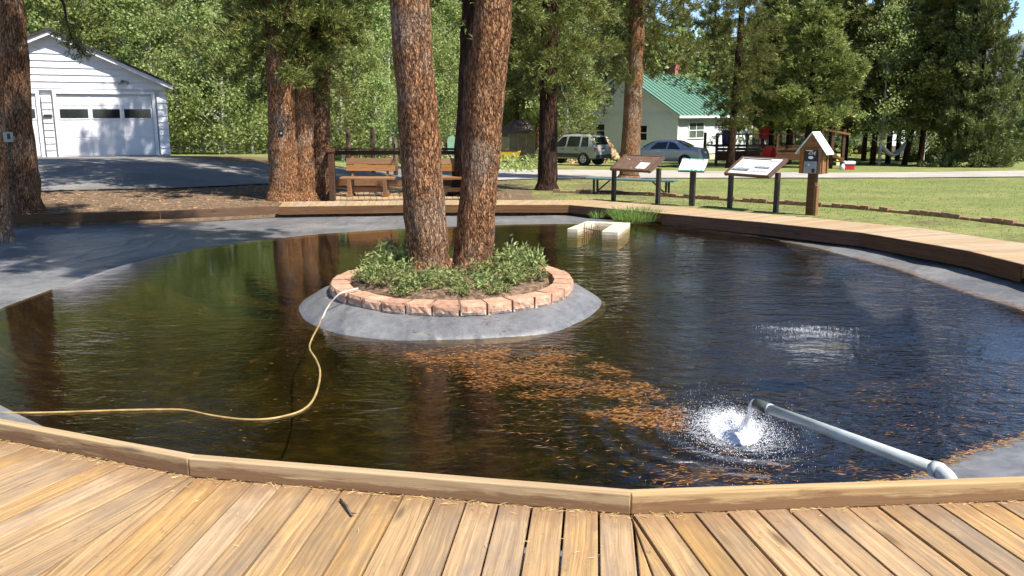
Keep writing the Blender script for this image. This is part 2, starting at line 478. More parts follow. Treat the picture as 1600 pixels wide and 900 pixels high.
def m_ground():
    m, nt, out = newmat('ground_cover')
    pos = node(nt, 'NewGeometry').outputs['Position']
    cov = node(nt, 'Attribute', attribute_name='cover').outputs['Fac']
    f = noise_(nt, pos, 0.55, 5, 0.65)
    f2 = noise_(nt, pos, 7, 5, 0.7)
    f3 = noise_(nt, pos, 60, 3, 0.7)
    grass = ramp(nt, math_(nt, 'ADD', math_(nt, 'MULTIPLY', f, 0.45), math_(nt, 'MULTIPLY', f2, 0.55)),
                 [(0.36, (0.125, 0.165, 0.045)), (0.5, (0.195, 0.22, 0.07)), (0.63, (0.33, 0.29, 0.12))])
    dirt = ramp(nt, math_(nt, 'ADD', math_(nt, 'MULTIPLY', f2, 0.5), math_(nt, 'MULTIPLY', f3, 0.5)),  # dirt tones lowered to stand in for tree shade on the left ground
                [(0.34, (0.08, 0.048, 0.028)), (0.5, (0.165, 0.112, 0.07)), (0.66, (0.30, 0.225, 0.15))])
    k = math_(nt, 'ADD', cov, math_(nt, 'MULTIPLY', math_(nt, 'SUBTRACT', math_(nt, 'ADD', math_(nt, 'MULTIPLY', f, 0.5), math_(nt, 'MULTIPLY', f2, 0.5)), 0.5), 1.5))
    col = mix(nt, ramp(nt, k, [(0.40, (0, 0, 0)), (0.60, (1, 1, 1))]), dirt, grass)
    bsdf(nt, out, col, 0.95, bump(nt, f3, 0.6, 0.04), spec=0.1)
    return m


MAT['ground'] = m_ground()


def m_soil():
    m, nt, out = newmat('planter_soil')
    tc = node(nt, 'TexCoord').outputs['Object']
    f = noise_(nt, tc, 16, 6, 0.7)
    col = ramp(nt, f, [(0.35, (0.05, 0.03, 0.02)), (0.5, (0.15, 0.095, 0.06)), (0.68, (0.32, 0.23, 0.15))])
    bsdf(nt, out, col, 0.95, bump(nt, f, 0.8, 0.04), spec=0.1)
    return m


MAT['soil'] = m_soil()


def m_asphalt(name, a, b, c):
    m, nt, out = newmat(name)
    pos = node(nt, 'NewGeometry').outputs['Position']
    f = noise_(nt, pos, 0.5, 5, 0.6)
    f2 = noise_(nt, pos, 25, 4, 0.7)
    col = ramp(nt, math_(nt, 'ADD', math_(nt, 'MULTIPLY', f, 0.5), math_(nt, 'MULTIPLY', f2, 0.5)), [(0.35, a), (0.5, b), (0.66, c)])
    bsdf(nt, out, col, 0.9, bump(nt, f2, 0.4, 0.02), spec=0.2)
    return m


MAT['asphalt'] = m_asphalt('driveway_asphalt', (0.11, 0.105, 0.098), (0.18, 0.17, 0.158), (0.28, 0.26, 0.235))
MAT['gravel'] = m_asphalt('pale_road_gravel', (0.28, 0.25, 0.215), (0.39, 0.35, 0.30), (0.50, 0.45, 0.39))


def m_print(name, kind):
    m, nt, out = newmat(name)
    tc = node(nt, 'TexCoord').outputs['Generated']
    if kind == 'photo':
        f = noise_(nt, mapping(nt, tc, (6, 3, 3)), 2.0, 5, 0.7)
        y = node(nt, 'SeparateXYZ', {0: tc}).outputs['Y']
        k = math_(nt, 'ADD', f, math_(nt, 'MULTIPLY', y, 0.45))
        col = ramp(nt, k, [(0.45, (0.05, 0.055, 0.06)), (0.62, (0.22, 0.23, 0.24)), (0.80, (0.72, 0.73, 0.72))])
    elif kind == 'map':
        f = noise_(nt, mapping(nt, tc, (4, 3, 3)), 2.0, 5, 0.65)
        y = node(nt, 'SeparateXYZ', {0: tc}).outputs['Y']
        k = math_(nt, 'ADD', f, math_(nt, 'ABSOLUTE', math_(nt, 'SUBTRACT', y, 0.5)))
        col = ramp(nt, k, [(0.60, (0.80, 0.80, 0.76)), (0.84, (0.72, 0.78, 0.70)), (0.93, (0.25, 0.58, 0.38)), (0.99, (0.06, 0.22, 0.14))])
    elif kind == 'text':
        f = noise_(nt, mapping(nt, tc, (26, 5, 1)), 1.0, 2, 0.5)
        col = ramp(nt, f, [(0.44, (0.10, 0.10, 0.11)), (0.54, (0.78, 0.78, 0.76))])
    else:   # faded brown panel with flaking spots
        v = node(nt, 'TexVoronoi', {'Vector': mapping(nt, tc, (24, 13, 1)), 'Scale': 1.0}).outputs['Distance']
        n = noise_(nt, tc, 5, 4)
        k = math_(nt, 'ADD', v, math_(nt, 'MULTIPLY', math_(nt, 'SUBTRACT', 0.5, n), 1.5))
        base = ramp(nt, noise_(nt, tc, 9, 4), [(0.3, (0.13, 0.075, 0.052)), (0.7, (0.19, 0.118, 0.085))])
        col = mix(nt, ramp(nt, k, [(0.08, (1, 1, 1)), (0.13, (0, 0, 0))]), base, (0.70, 0.62, 0.52))
    bsdf(nt, out, col, 0.35, spec=0.4)
    return m


for k_ in ('photo', 'map', 'text', 'faded'):
    MAT['print_' + k_] = m_print('print_' + k_, k_)


def m_foam():
    m, nt, out = newmat('white_foam')
    b = bsdf(nt, out, (0.84, 0.85, 0.87), 0.6, spec=0.2)
    return m


MAT['foam'] = m_foam()


def m_jet():
    m, nt, out = newmat('falling_water')
    n = noise_(nt, mapping(nt, node(nt, 'TexCoord').outputs['Object'], (30, 30, 5)), 1.0, 3)
    nr = bump(nt, n, 0.6, 0.02)
    g = node(nt, 'BsdfGlossy', {'Color': (0.95, 0.96, 0.97, 1), 'Roughness': 0.1, 'Normal': nr})
    t = node(nt, 'BsdfTransparent', {'Color': (0.9, 0.92, 0.93, 1)})
    d = node(nt, 'BsdfDiffuse', {'Color': (0.8, 0.82, 0.84, 1), 'Normal': nr})
    a = node(nt, 'MixShader', {0: 0.45, 1: g.outputs[0], 2: d.outputs[0]})
    b = node(nt, 'MixShader', {0: ramp(nt, n, [(0.4, (0.2, 0.2, 0.2)), (0.6, (0.9, 0.9, 0.9))]), 1: t.outputs[0], 2: a.outputs[0]})
    nt.links.new(b.outputs[0], out.inputs[0])
    return m


MAT['jet'] = m_jet()


def m_bubbles():
    """aerated milky water just under the surface"""
    m, nt, out = newmat('aerated_water')
    tc = node(nt, 'TexCoord').outputs['Object']
    n = noise_(nt, tc, 3.0, 4, 0.6)
    col = ramp(nt, n, [(0.3, (0.07, 0.08, 0.05)), (0.7, (0.19, 0.205, 0.15))])
    bsdf(nt, out, col, 0.8, spec=0.1)
    return m


MAT['bubbles'] = m_bubbles()


def m_hose():
    m, nt, out = newmat('hose_rubber')
    pos = node(nt, 'NewGeometry').outputs['Position']
    x = node(nt, 'SeparateXYZ', {0: pos}).outputs['Z']
    n = noise_(nt, pos, 9, 3)
    a = ramp(nt, n, [(0.35, (0.26, 0.16, 0.05)), (0.65, (0.42, 0.29, 0.11))])
    f = node(nt, 'MapRange', {'Value': x, 'From Min': ZW + 0.02, 'From Max': ZW + 0.10, 'To Min': 0.0, 'To Max': 1.0}).outputs[0]
    col = mix(nt, f, a, (0.66, 0.60, 0.47))
    bsdf(nt, out, col, 0.5, spec=0.4)
    return m


# ------------------------------------------------------------------ mesh helpers
class MB:
    def __init__(self):
        self.v, self.f = [], []

    def poly(self, pts):
        n = len(self.v)
        self.v += [tuple(p) for p in pts]
        self.f.append(tuple(range(n, n + len(pts))))
        return self

    def box(self, c, s, rot=None):
        """centre, full size, optional 3x3 rotation"""
        n = len(self.v)
        c = Vector(c)
        for dx in (-.5, .5):
            for dy in (-.5, .5):
                for dz in (-.5, .5):
                    p = Vector((dx * s[0], dy * s[1], dz * s[2]))
                    if rot is not None:
                        p = rot @ p
                    self.v.append(tuple(c + p))
        for q in ((0, 1, 3, 2), (4, 6, 7, 5), (0, 4, 5, 1), (2, 3, 7, 6), (0, 2, 6, 4), (1, 5, 7, 3)):
            self.f.append(tuple(n + i for i in q))
        return self

    def bar(self, a, b, wd, th, up=(0, 0, 1)):
        a, b = Vector(a), Vector(b)
        x = (b - a).normalized()
        y = Vector(up).cross(x).normalized()
        z = x.cross(y)
        rot = Matrix((x, y, z)).transposed()
        return self.box((a + b) / 2, ((b - a).length, wd, th), rot)

    def prism(self, poly, ext):
        """closed polygon (3-D points) extruded along ext"""
        n = len(self.v)
        k = len(poly)
        e = Vector(ext)
        self.v += [tuple(Vector(p)) for p in poly] + [tuple(Vector(p) + e) for p in poly]
        self.f.append(tuple(n + i for i in reversed(range(k))))
        self.f.append(tuple(n + k + i for i in range(k)))
        for i in range(k):
            j = (i + 1) % k
            self.f.append((n + i, n + j, n + k + j, n + k + i))
        return self

    def tube(self, pts, rad, seg=8, cap=True, nz=0.0, nf=3.0):
        pts = [Vector(p) for p in pts]
        n = len(self.v)
        if not hasattr(rad, '__len__'):
            rad = [rad] * len(pts)
        d0 = (pts[1] - pts[0]).normalized()
        ref = Vector((1, 0, 0)) if abs(d0.x) < 0.8 else Vector((0, 1, 0))
        u = (ref - d0 * ref.dot(d0)).normalized()
        for i, p in enumerate(pts):
            d = (pts[min(i + 1, len(pts) - 1)] - pts[max(i - 1, 0)]).normalized()
            u = (u - d * u.dot(d)).normalized()
            v = d.cross(u)
            for k in range(seg):
                a = 2 * math.pi * k / seg
                q = u * math.cos(a) + v * math.sin(a)
                r = rad[i]
                if nz:
                    r *= 1 + nz * mnoise.noise((p + q * r) * nf) + 0.5 * nz * mnoise.noise((p + q * r) * nf * 4.3)
                self.v.append(tuple(p + q * r))
        for i in range(len(pts) - 1):
            for k in range(seg):
                k2 = (k + 1) % seg
                self.f.append((n + i * seg + k, n + i * seg + k2, n + (i + 1) * seg + k2, n + (i + 1) * seg + k))
        if cap:
            self.f.append(tuple(n + k for k in reversed(range(seg))))
            m = n + (len(pts) - 1) * seg
            self.f.append(tuple(m + k for k in range(seg)))
        return self

    def mesh(self, name, smooth=False):
        me = bpy.data.meshes.new(name)
        me.from_pydata(self.v, [], self.f)
        if smooth:
            me.polygons.foreach_set('use_smooth', [True] * len(me.polygons))
        me.update()
        return me

    def build(self, name, mat, parent=None, smooth=False, bevel=0.0, loc=None):
        o = link(name, self.mesh(name, smooth), mat, parent)
        if loc is not None:
            o.location = loc
        if bevel:
            b = o.modifiers.new('bevel', 'BEVEL')
            b.width = bevel
            b.segments = 2
            b.limit_method = 'ANGLE'
        return o


def link(name, me, mat, parent=None):
    o = bpy.data.objects.new(name, me)
    if mat is not None and not me.materials:
        me.materials.append(MAT[mat] if isinstance(mat, str) else mat)
    COL.objects.link(o)
    if parent is not None:
        o.parent = parent
    return o


def tag(o, label=None, cat=None, group=None, kind=None):
    for k, v in (('label', label), ('category', cat), ('group', group), ('kind', kind)):
        if v:
            o[k] = v
    return o


def thing(name, label, cat, loc=(0, 0, 0), rz=0.0, group=None, kind=None):
    o = bpy.data.objects.new(name, None)
    o.empty_display_size = 0.2
    COL.objects.link(o)
    o.location = loc
    o.rotation_euler = (0, 0, rz)
    return tag(o, label, cat, group, kind)


def quad_mesh(name, V, mat_in=None):
    """V: (N,4,3) array of separate quads"""
    V = np.asarray(V, dtype=np.float32)
    n = V.shape[0]
    me = bpy.data.meshes.new(name)
    me.vertices.add(n * 4)
    me.vertices.foreach_set('co', V.reshape(-1))
    me.loops.add(n * 4)
    me.loops.foreach_set('vertex_index', np.arange(n * 4, dtype=np.int32))
    me.polygons.add(n)
    me.polygons.foreach_set('loop_start', np.arange(0, n * 4, 4, dtype=np.int32))
    me.update(calc_edges=True)
    me.validate()
    if mat_in:
        me.materials.append(MAT[mat_in])
    return me


def nrm(a):
    return a / (np.linalg.norm(a, axis=-1, keepdims=True) + 1e-9)


def diamonds(c, d, L, W, rng):
    """thin diamond leaves starting at c along d"""
    c, d = np.asarray(c, float), nrm(np.asarray(d, float))
    s = nrm(np.cross(d, rng.normal(size=d.shape)))
    L = np.broadcast_to(np.asarray(L, float).reshape(-1, 1), (len(c), 1))
    W = np.broadcast_to(np.asarray(W, float).reshape(-1, 1), (len(c), 1))
    m = c + d * L * 0.45
    return np.stack([c, m + s * W * 0.5, c + d * L, m - s * W * 0.5], axis=1)


def copy_thing(root, loc, rz, scale=1.0, label=None, group=None):
    r = root.copy()
    COL.objects.link(r)
    r.location = loc
    r.rotation_euler = (0, 0, rz)
    r.scale = (scale,) * 3 if not hasattr(scale, '__len__') else scale
    if label:
        r['label'] = label
    if group:
        r['group'] = group
    for ch in list(root.children):
        c = ch.copy()
        COL.objects.link(c)
        c.parent = r
        for gch in list(ch.children):
            d = gch.copy()
            COL.objects.link(d)
            d.parent = c
    return r


# ------------------------------------------------------------------ pond outline
edge_vis = [atd(*p) for p in ((20, 337), (250, 331), (435, 323), (640, 320), (890, 320), (1035, 333), (1190, 347), (1345, 363), (1510, 391), (1600, 413))]
EDGE = [(-2.62, 4.146), (-1.479, 3.673), (0.489, 3.278), (2.193, 3.415), (4.2, 4.35), (5.65, 5.9), (6.35, 8.0)]
EDGE += [(p.x, p.y) for p in reversed(edge_vis)]
EDGE += [(-10.2, 13.6), (-9.6, 10.6), (-7.6, 7.8), (-5.0, 5.6)]
wat = [at(*p, ZW) for p in ((0, 482), (100, 445), (180, 418), (262, 397), (400, 378), (500, 367), (640, 358), (800, 352), (890, 351), (1035, 350), (1130, 359), (1270, 386), (1400, 420), (1500, 455), (1600, 485))]
WATER = [(-4.2, 6.35), (-2.5, 5.0), (-0.9, 4.5), (0.7, 4.35), (1.6, 4.40), (2.32, 4.70), (2.885, 5.13), (3.4, 5.38), (4.5, 6.3), (5.2, 7.6)]
WATER += [(p.x, p.y) for p in reversed(wat)] + [(-5.3, 7.8)]
JET = at(1162, 672, ZW)
AER = at(1268, 520, ZW)


def radial(poly):
    """radius of a star-shaped outline about the pond centre for 720 angles"""
    out = []
    P = [Vector((x - PC[0], y - PC[1])) for x, y in poly]
    for k in range(720):
        a = 2 * math.pi * k / 720
        d = Vector((math.cos(a), math.sin(a)))
        best = None
        for i in range(len(P)):
            p, q = P[i], P[(i + 1) % len(P)]
            e = q - p
            den = d.x * e.y - d.y * e.x
            if abs(den) < 1e-9:
                continue
            t = (p.x * e.y - p.y * e.x) / den
            u = (p.x * d.y - p.y * d.x) / den
            if t > 0 and -1e-6 <= u <= 1 + 1e-6 and (best is None or t > best):
                best = t
        out.append(best if best else out[-1])
    return np.array(out)


RE = radial(EDGE)
RW = radial(WATER)


def smooth_circ(a, n):
    for _ in range(n):
        a = (np.roll(a, 1) + a + np.roll(a, -1)) / 3
    return a


RW = smooth_circ(RW, 12)
RW = np.minimum(RW, RE - 0.06)
ANG = np.arange(720) * 2 * math.pi / 720


def ring_mesh(name, rings, closed_centre=None):
    """rings: list of (720,3) arrays"""
    n = len(rings)
    V = np.concatenate(rings)
    faces = []
    idx = np.arange(720)
    nx = (idx + 1) % 720
    for k in range(n - 1):
        faces.append(np.stack([k * 720 + idx, k * 720 + nx, (k + 1) * 720 + nx, (k + 1) * 720 + idx], axis=1))
    Fq = np.concatenate(faces).tolist()
    V = V.tolist()
    if closed_centre is not None:
        V.append(closed_centre)
        c = len(V) - 1
        Fq += [((n - 1) * 720 + int(i), (n - 1) * 720 + int(j), c) for i, j in zip(idx, nx)]
    me = bpy.data.meshes.new(name)
    me.from_pydata(V, [], Fq)
    me.polygons.foreach_set('use_smooth', [True] * len(me.polygons))
    me.update()
    return me


def ringpts(r, zf):
    x = PC[0] + np.cos(ANG) * r
    y = PC[1] + np.sin(ANG) * r
    if callable(zf):
        z = np.array([zf(a, b) for a, b in zip(x, y)])
    else:
        z = np.broadcast_to(zf, x.shape)
    return np.stack([x, y, z], axis=1)


# ground: one sheet from the pond edge to the horizon
rings = [ringpts(RE + 0.24, lambda x, y: zd(y) - 0.55), ringpts(RE + 0.24, ground)]
dr, off = 0.10, 0.24
for k in range(118):
    off += dr
    dr *= 1.055
    rings.append(ringpts(RE * max(0, 1 - off / 60) + off + (7.0 if off > 60 else 7.0 * min(1, off / 60)), ground))
rings.append(ringpts(np.full(720, 9000.0), -2.2))
gm = ring_mesh('ground', rings)
cov = np.zeros(len(gm.vertices), np.float32)
for i, v in enumerate(gm.vertices):
    x, y = v.co.x, v.co.y
    lawn = sstep(-1.5, 4.5, x) * 0.75 + 0.05
    ed = sstep(-0.25, 0.45, (x * 0.42 + y * 0.9) - (4.1 + 13.2))
    lawn = 0.60 * (1 - ed) * sstep(0.5, 5, x) + ed * (0.55 + 0.25 * sstep(3, 9, x))
    if x < 0.5:
        lawn = 0.05 + 0.5 * sstep(24, 27, y) * sstep(-3, 1, x) + 0.85 * sstep(31, 34, y)
    cov[i] = lawn
at_ = gm.attributes.new('cover', 'FLOAT', 'POINT')
at_.data.foreach_set('value', cov)
tag(link('ground', gm, 'ground'), 'lawn and bare needle-strewn earth around the pond', None, None, 'structure')

# liner: from under the boardwalk down into the water
lr = []
for t in (0, .03, .08, .16, .25, .35, .45, .55, .65, .75, .85, .93, 1.0):
    rr = (RE + 0.2) * (1 - t) + RW * t
    p = ringpts(rr, 0.0).copy()
    ze = np.array([zd(y) - 0.235 for y in PC[1] + np.sin(ANG) * RE])
    z = ze * (1 - t) + ZW * t
    wr = np.array([mnoise.noise(Vector((a * 0.9, b * 0.9, 0))) * 0.035 + mnoise.noise(Vector((a * 2.5, b * 2.5, 4))) * 0.014 for a, b in p[:, :2]])
    p[:, 2] = z + wr * math.sin(math.pi * min(1, t + .08))
    lr.append(p)
lr.append(ringpts(RW - 0.12, ZW - 0.10))
lr.append(ringpts(RW - 0.35, ZW - 0.32))
lo = link('pond_liner', ring_mesh('pond_liner', lr), 'liner')
tag(lo, 'dark grey rubber liner sloping from boardwalk into the water', None, None, 'structure')
# the seam strip that shows on the left of the liner
br = [ringpts(RW + 0.03, ZW - 0.006), ringpts(RW - 0.10, ZW - 0.035), ringpts(RW - 0.34, ZW - 0.14), ringpts(RW - 0.60, ZW - 0.32)]
for s in (0.82, 0.65, 0.5, 0.35, 0.2, 0.1):
    br.append(ringpts((RW - 0.6) * s, ZW - 0.55))
tag(link('pond_bed', ring_mesh('pond_bed', br, (PC[0], PC[1], ZW - 0.6)), 'bed'), 'brown silty bed of the pond', None, None, 'structure')
MAT['water'] = m_water()
wr_ = [ringpts(RW + 0.12, ZW)] + [ringpts(RW * s, ZW) for s in (0.8, 0.55, 0.3, 0.1)]
tag(link('pond_water', ring_mesh('pond_water', wr_, (PC[0], PC[1], ZW)), 'water'), 'dark rippled pond water around the planter island', None, None, 'structure')

# ------------------------------------------------------------------ roads


def ribbon(name, rows, mat, label, lift=0.03):
    """rows: (px, y_top, y_bottom) image rows of the road, laid on the ground"""
    mb = MB()
    pts = []
    for px, yt, yb in rows:
        a, b = atg(px, yt), atg(px, yb)
        pts.append((a, b))
    sub = []
    for (a, b), (c, d) in zip(pts[:-1], pts[1:]):
        for k in range(8):
            t = k / 8
            sub.append((a.lerp(c, t), b.lerp(d, t)))
    sub.append(pts[-1])
    W = 10
    for a, b in sub:
        for j in range(W + 1):
            p = a.lerp(b, j / W)
            jig = 0.12 * mnoise.noise(p * 0.8) if j in (0, W) else 0
            mb.v.append((p.x + jig, p.y + jig, ground(p.x, p.y) + lift))
    for i in range(len(sub) - 1):
        for j in range(W):
            q = i * (W + 1) + j
            mb.f.append((q, q + 1, q + W + 2, q + W + 1))
    return tag(mb.build(name, mat, None, True), label, None, None, 'structure')


ribbon('driveway', [(-160, 252, 305), (60, 247, 300), (160, 246, 298), (255, 243, 296), (300, 249, 294), (350, 254, 292), (430, 258, 288), (520, 261, 285), (640, 263, 284), (745, 265, 284)],
       'asphalt', 'grey asphalt driveway in tree shade before the garage')
ribbon('gravel_road', [(738, 265, 284), (850, 266, 280), (1000, 267, 279), (1150, 269, 279), (1300, 271, 279), (1450, 270, 278.5), (1600, 267.5, 277), (1800, 264, 276)],
       'gravel', 'pale gravel road crossing the lawn', 0.034)

# ------------------------------------------------------------------ boardwalk
bw = thing('boardwalk', 'weathered plank boardwalk ringing the pond', 'boardwalk', kind='structure')


def plank(a, b, wd, th, mat, parent, name='plank', bevel=0.004, roll=0.0):
    """plank between the points a and b (top centre line), its own local X along the grain"""
    a, b = Vector(a), Vector(b)
    L = (b - a).length
    mb = MB().box((0, 0, -th / 2), (L, wd, th))
    o = mb.build(name, mat, parent, bevel=bevel)
    x = (b - a).normalized()
    y = Vector((0, 0, 1)).cross(x).normalized()
    z = x.cross(y)
    rot = Matrix((x, y, z)).transposed() @ Matrix.Rotation(roll, 3, 'X')
    o.matrix_local = Matrix.Translation((a + b) / 2) @ rot.to_4x4()
    return o


def poly_plank(outline, th, direction, mat, parent, name='plank'):
    """plank with a cut outline (world xy list) whose grain runs along direction"""
    c = sum((Vector((p[0], p[1], 0)) for p in outline), Vector()) / len(outline)
    x = Vector((direction[0], direction[1], 0)).normalized()
    y = Vector((0, 0, 1)).cross(x)
    top = [(Vector((p[0], p[1], 0)) - c) for p in outline]
    pts = [(t.dot(x), t.dot(y), zd((t + c).y) - zd(c.y)) for t in top]
    mb = MB().prism([(p[0], p[1], p[2] - th) for p in pts], (0, 0, th))
    o = mb.build(name, mat, parent, bevel=0.004)
    rot = Matrix((x, y, Vector((0, 0, 1)))).transposed().to_4x4()
    o.matrix_local = Matrix.Translation((c.x, c.y, zd(c.y) + random.uniform(-0.003, 0.003))) @ rot
    return o


def clip_poly(poly, n, d):
    """keep the part with n.p <= d"""
    out = []
    for i in range(len(poly)):
        p, q = poly[i], poly[(i + 1) % len(poly)]
        a, b = n[0] * p[0] + n[1] * p[1] - d, n[0] * q[0] + n[1] * q[1] - d
        if a <= 0:
            out.append(p)
        if a * b < 0:
            t = a / (a - b)
            out.append((p[0] + (q[0] - p[0]) * t, p[1] + (q[1] - p[1]) * t))
    return out


V0, V1, V2, V3, V4 = (-5.0, 5.6), (-2.62, 4.146), (-1.479, 3.673), (0.489, 3.278), (2.193, 3.415)
V0b, V4b = (-3.9, 4.68), (2.9, 3.47)
NEARV = [V0b, V2, V3, V4b]
DIRS = [68.0, 84.5, 99.0]


def near_deck():
    for s in range(3):
        wds = (0.128, 0.141, 0.131)[s]
        a, b = Vector(NEARV[s]), Vector(NEARV[s + 1])
        ang = R(DIRS[s])
        d = Vector((-math.cos(ang), -math.sin(ang)))       # away from the pond
        e = (b - a)
        n = Vector((-e.y, e.x)).normalized()
        if n.y < 0:
            n = -n
        perp = Vector((-d.y, d.x))
        if perp.dot(e) < 0:
            perp = -perp
        # mitre lines towards the neighbours
        def mitre(i, sgn):
            am = R((DIRS[i] + DIRS[i + 1]) / 2)
            dm = Vector((-math.cos(am), -math.sin(am)))
            m = Vector((-dm.y, dm.x)) * sgn
            return m, m.dot(Vector(NEARV[i + 1]))
        t0, t1 = -3.2, e.dot(perp) + 3.2
        t = t0 + (0.06 if s == 1 else 0)
        while t < t1:
            base = a + perp * t
            half = wds / 2 - 0.0035 - random.uniform(0, 0.003)
            q = [base + perp * half + d * -2, base + perp * half + d * 4.2, base - perp * half + d * 4.2, base - perp * half + d * -2]
            q = [(p.x, p.y) for p in q]
            q = clip_poly(q, (n.x, n.y), n.dot(a) + 0.03)
            if s > 0 and q:
                am = R((DIRS[s - 1] + DIRS[s]) / 2)
                dm = Vector((-math.cos(am), -math.sin(am)))
                m = Vector((-dm.y, dm.x))
                if m.x > 0:
                    m = -m
                q = clip_poly(q, (m.x, m.y), m.dot(Vector(NEARV[s])) - 0.003) if len(q) > 2 else []
            if s < 2 and q:
                am = R((DIRS[s] + DIRS[s + 1]) / 2)
                dm = Vector((-math.cos(am), -math.sin(am)))
                m = Vector((-dm.y, dm.x))
                if m.x < 0:
                    m = -m
                q = clip_poly(q, (m.x, m.y), m.dot(Vector(NEARV[s + 1])) - 0.003) if len(q) > 2 else []
            q = clip_poly(q, (0, -1), 0.7) if len(q) > 2 else []
            t += wds
            if len(q) < 3:
                continue
            ar = 0.5 * abs(sum(q[i][0] * q[(i + 1) % len(q)][1] - q[(i + 1) % len(q)][0] * q[i][1] for i in range(len(q))))
            if ar < 0.012 or max(p[0] for p in q) < -4.2 or min(p[0] for p in q) > 4.0:
                continue
            if q and (Vector(q[0]) - Vector(q[1])).length >= 0:
                if sum((q[i][0] * q[(i + 1) % len(q)][1] - q[(i + 1) % len(q)][0] * q[i][1]) for i in range(len(q))) < 0:
                    q = q[::-1]
                poly_plank(q, 0.038, (-d.x, -d.y), 'deck', bw)


near_deck()
scr = MB()
rsx = random.Random(3)
for o_ in [c_ for c_ in bw.children]:
    M_ = o_.matrix_local
    xs_ = [v.co.x for v in o_.data.vertices]
    for off_ in (0.05, 0.09, 0.66, 1.26):
        if max(xs_) - min(xs_) < off_ + 0.1:
            continue
        for sy in (-0.036, 0.036):
            q_ = M_ @ Vector((max(xs_) - 0.06 - off_ + rsx.uniform(-.006, .006), sy + rsx.uniform(-.008, .008), 0.0006))
            q_.z = zd(q_.y) + 0.0048
            scr.tube([q_ - Vector((0, 0, .004)), q_ + Vector((0, 0, 0.0008))], 0.0040, 6)
sco = scr.build('deck_screws', 'dark_steel', bw)
sco['kind'] = 'stuff'

# curb boards on the near edge
for (a, b, th) in ((V0b, V2, 0.055), (V2, V3, 0.055), (V3, V4b, 0.055)):
    A, B = Vector((a[0], a[1], 0)), Vector((b[0], b[1], 0))
    x = (B - A).normalized()
    nn = Vector((-x.y, x.x, 0))
    if nn.y < 0:
        nn = -nn
    za, zb = zd(a[1]) + 0.001, zd(b[1]) + 0.001
    p, q = A + x * 0.002 + nn * th / 2, B - x * 0.002 + nn * th / 2
    p.z, q.z = za + 0.09, zb + 0.09
    plank(p, q, th, 0.092, 'curb', bw, 'curb_board', 0.006)
    p2, q2 = A + nn * 0.02, B + nn * 0.02
    p2.z, q2.z = za - 0.003, zb - 0.003
    plank(p2, q2, 0.036, 0.19, 'fascia', bw, 'fascia_board', 0.003)

# far and right boardwalk
fe = [Vector((p.x, p.y, 0)) for p in edge_vis]            # left to right
far_path = fe[2:] + [Vector((6.35, 8.0, 0)), Vector((5.65, 5.9, 0))]
for i in range(len(fe) - 1):
    a, b = fe[i], fe[i + 1]
    x = (b - a).normalized()
    inn = Vector((x.y, -x.x, 0))                          # towards the pond
    p, q = a + x * 0.003 + inn * 0.012, b - x * 0.003 + inn * 0.012
    p.z, q.z = zd(a.y) - (0.001 if i > 1 else -0.02), zd(b.y) - (0.001 if i > 1 else -0.02)
    plank(p, q, 0.036, 0.165 if i < 5 else 0.215, 'fascia' if i < 5 else 'brownwood', bw, 'fascia_board', 0.004)  # right-hand boards take the darker wood to paint in their shade
for a, b in ((Vector((6.35, 8.0, 0)), fe[-1]), (Vector((5.65, 5.9, 0)), Vector((6.35, 8.0, 0)))):
    p, q = a.copy(), b.copy()
    p.z, q.z = zd(a.y), zd(b.y)
    plank(q, p, 0.036, 0.165, 'fascia', bw, 'fascia_board', 0.004)


def deck_strip(path, width, step=0.146):
    """planks laid across a bending walkway, mitred by fanning at the bends"""
    for i in range(len(path) - 1):
        a, b = path[i], path[i + 1]
        x = (b - a).normalized()
        o0 = Vector((-x.y, x.x, 0))
        def outn(j):
            if j <= 0 or j >= len(path) - 1:
                return o0
            u = (path[j] - path[j - 1]).normalized() + (path[j + 1] - path[j]).normalized()
            u.normalize()
            return Vector((-u.y, u.x, 0)) / max(0.5, u.dot(x))
        oa, ob = outn(i), outn(i + 1)
        L = (b - a).length
        n = max(1, round(L / step))
        for k in range(n):
            t0, t1 = k / n + 0.03 / n, (k + 1) / n - 0.03 / n
            p0, p1 = a.lerp(b, t0), a.lerp(b, t1)
            w0, w1 = width(i + t0), width(i + t1)
            q0, q1 = p0 + oa.lerp(ob, t0) * w0, p1 + oa.lerp(ob, t1) * w1
            q = [(p.x, p.y) for p in (p0, p1, q1, q0)]
            poly_plank(q, 0.036, (o0.x, o0.y), 'deck_far', bw)


deck_strip(far_path, lambda s: 1.25 if s < 2 else (1.3 if s < 4 else 1.32))
# bench platform behind the far walk
pa, pb = fe[2].lerp(fe[3], 0.38), fe[4].lerp(fe[3], 0.45)
plat = [atd(512, 311.5), atd(752, 309.5), atd(752, 299), atd(512, 299)]
n = 26
for k in range(n):
    t0, t1 = (k + .03) / n, (k + .97) / n
    a0, a1 = plat[0].lerp(plat[1], t0), plat[0].lerp(plat[1], t1)
    b0, b1 = plat[3].lerp(plat[2], t0), plat[3].lerp(plat[2], t1)
    sh = Vector((0, 0.14, 0))
    poly_plank([((v).x, (v).y) for v in (a0 + sh, a1 + sh, b1, b0)], 0.036, (0, 1), 'deck_far', bw)

# ------------------------------------------------------------------ planter island
IC = Vector((-0.66, 9.5, 0))
IR_W, IR_B = 1.70, 1.34
isl = thing('planter_island', 'round island planter edged with terracotta blocks on a grey liner skirt', 'planter', (IC.x, IC.y, 0))


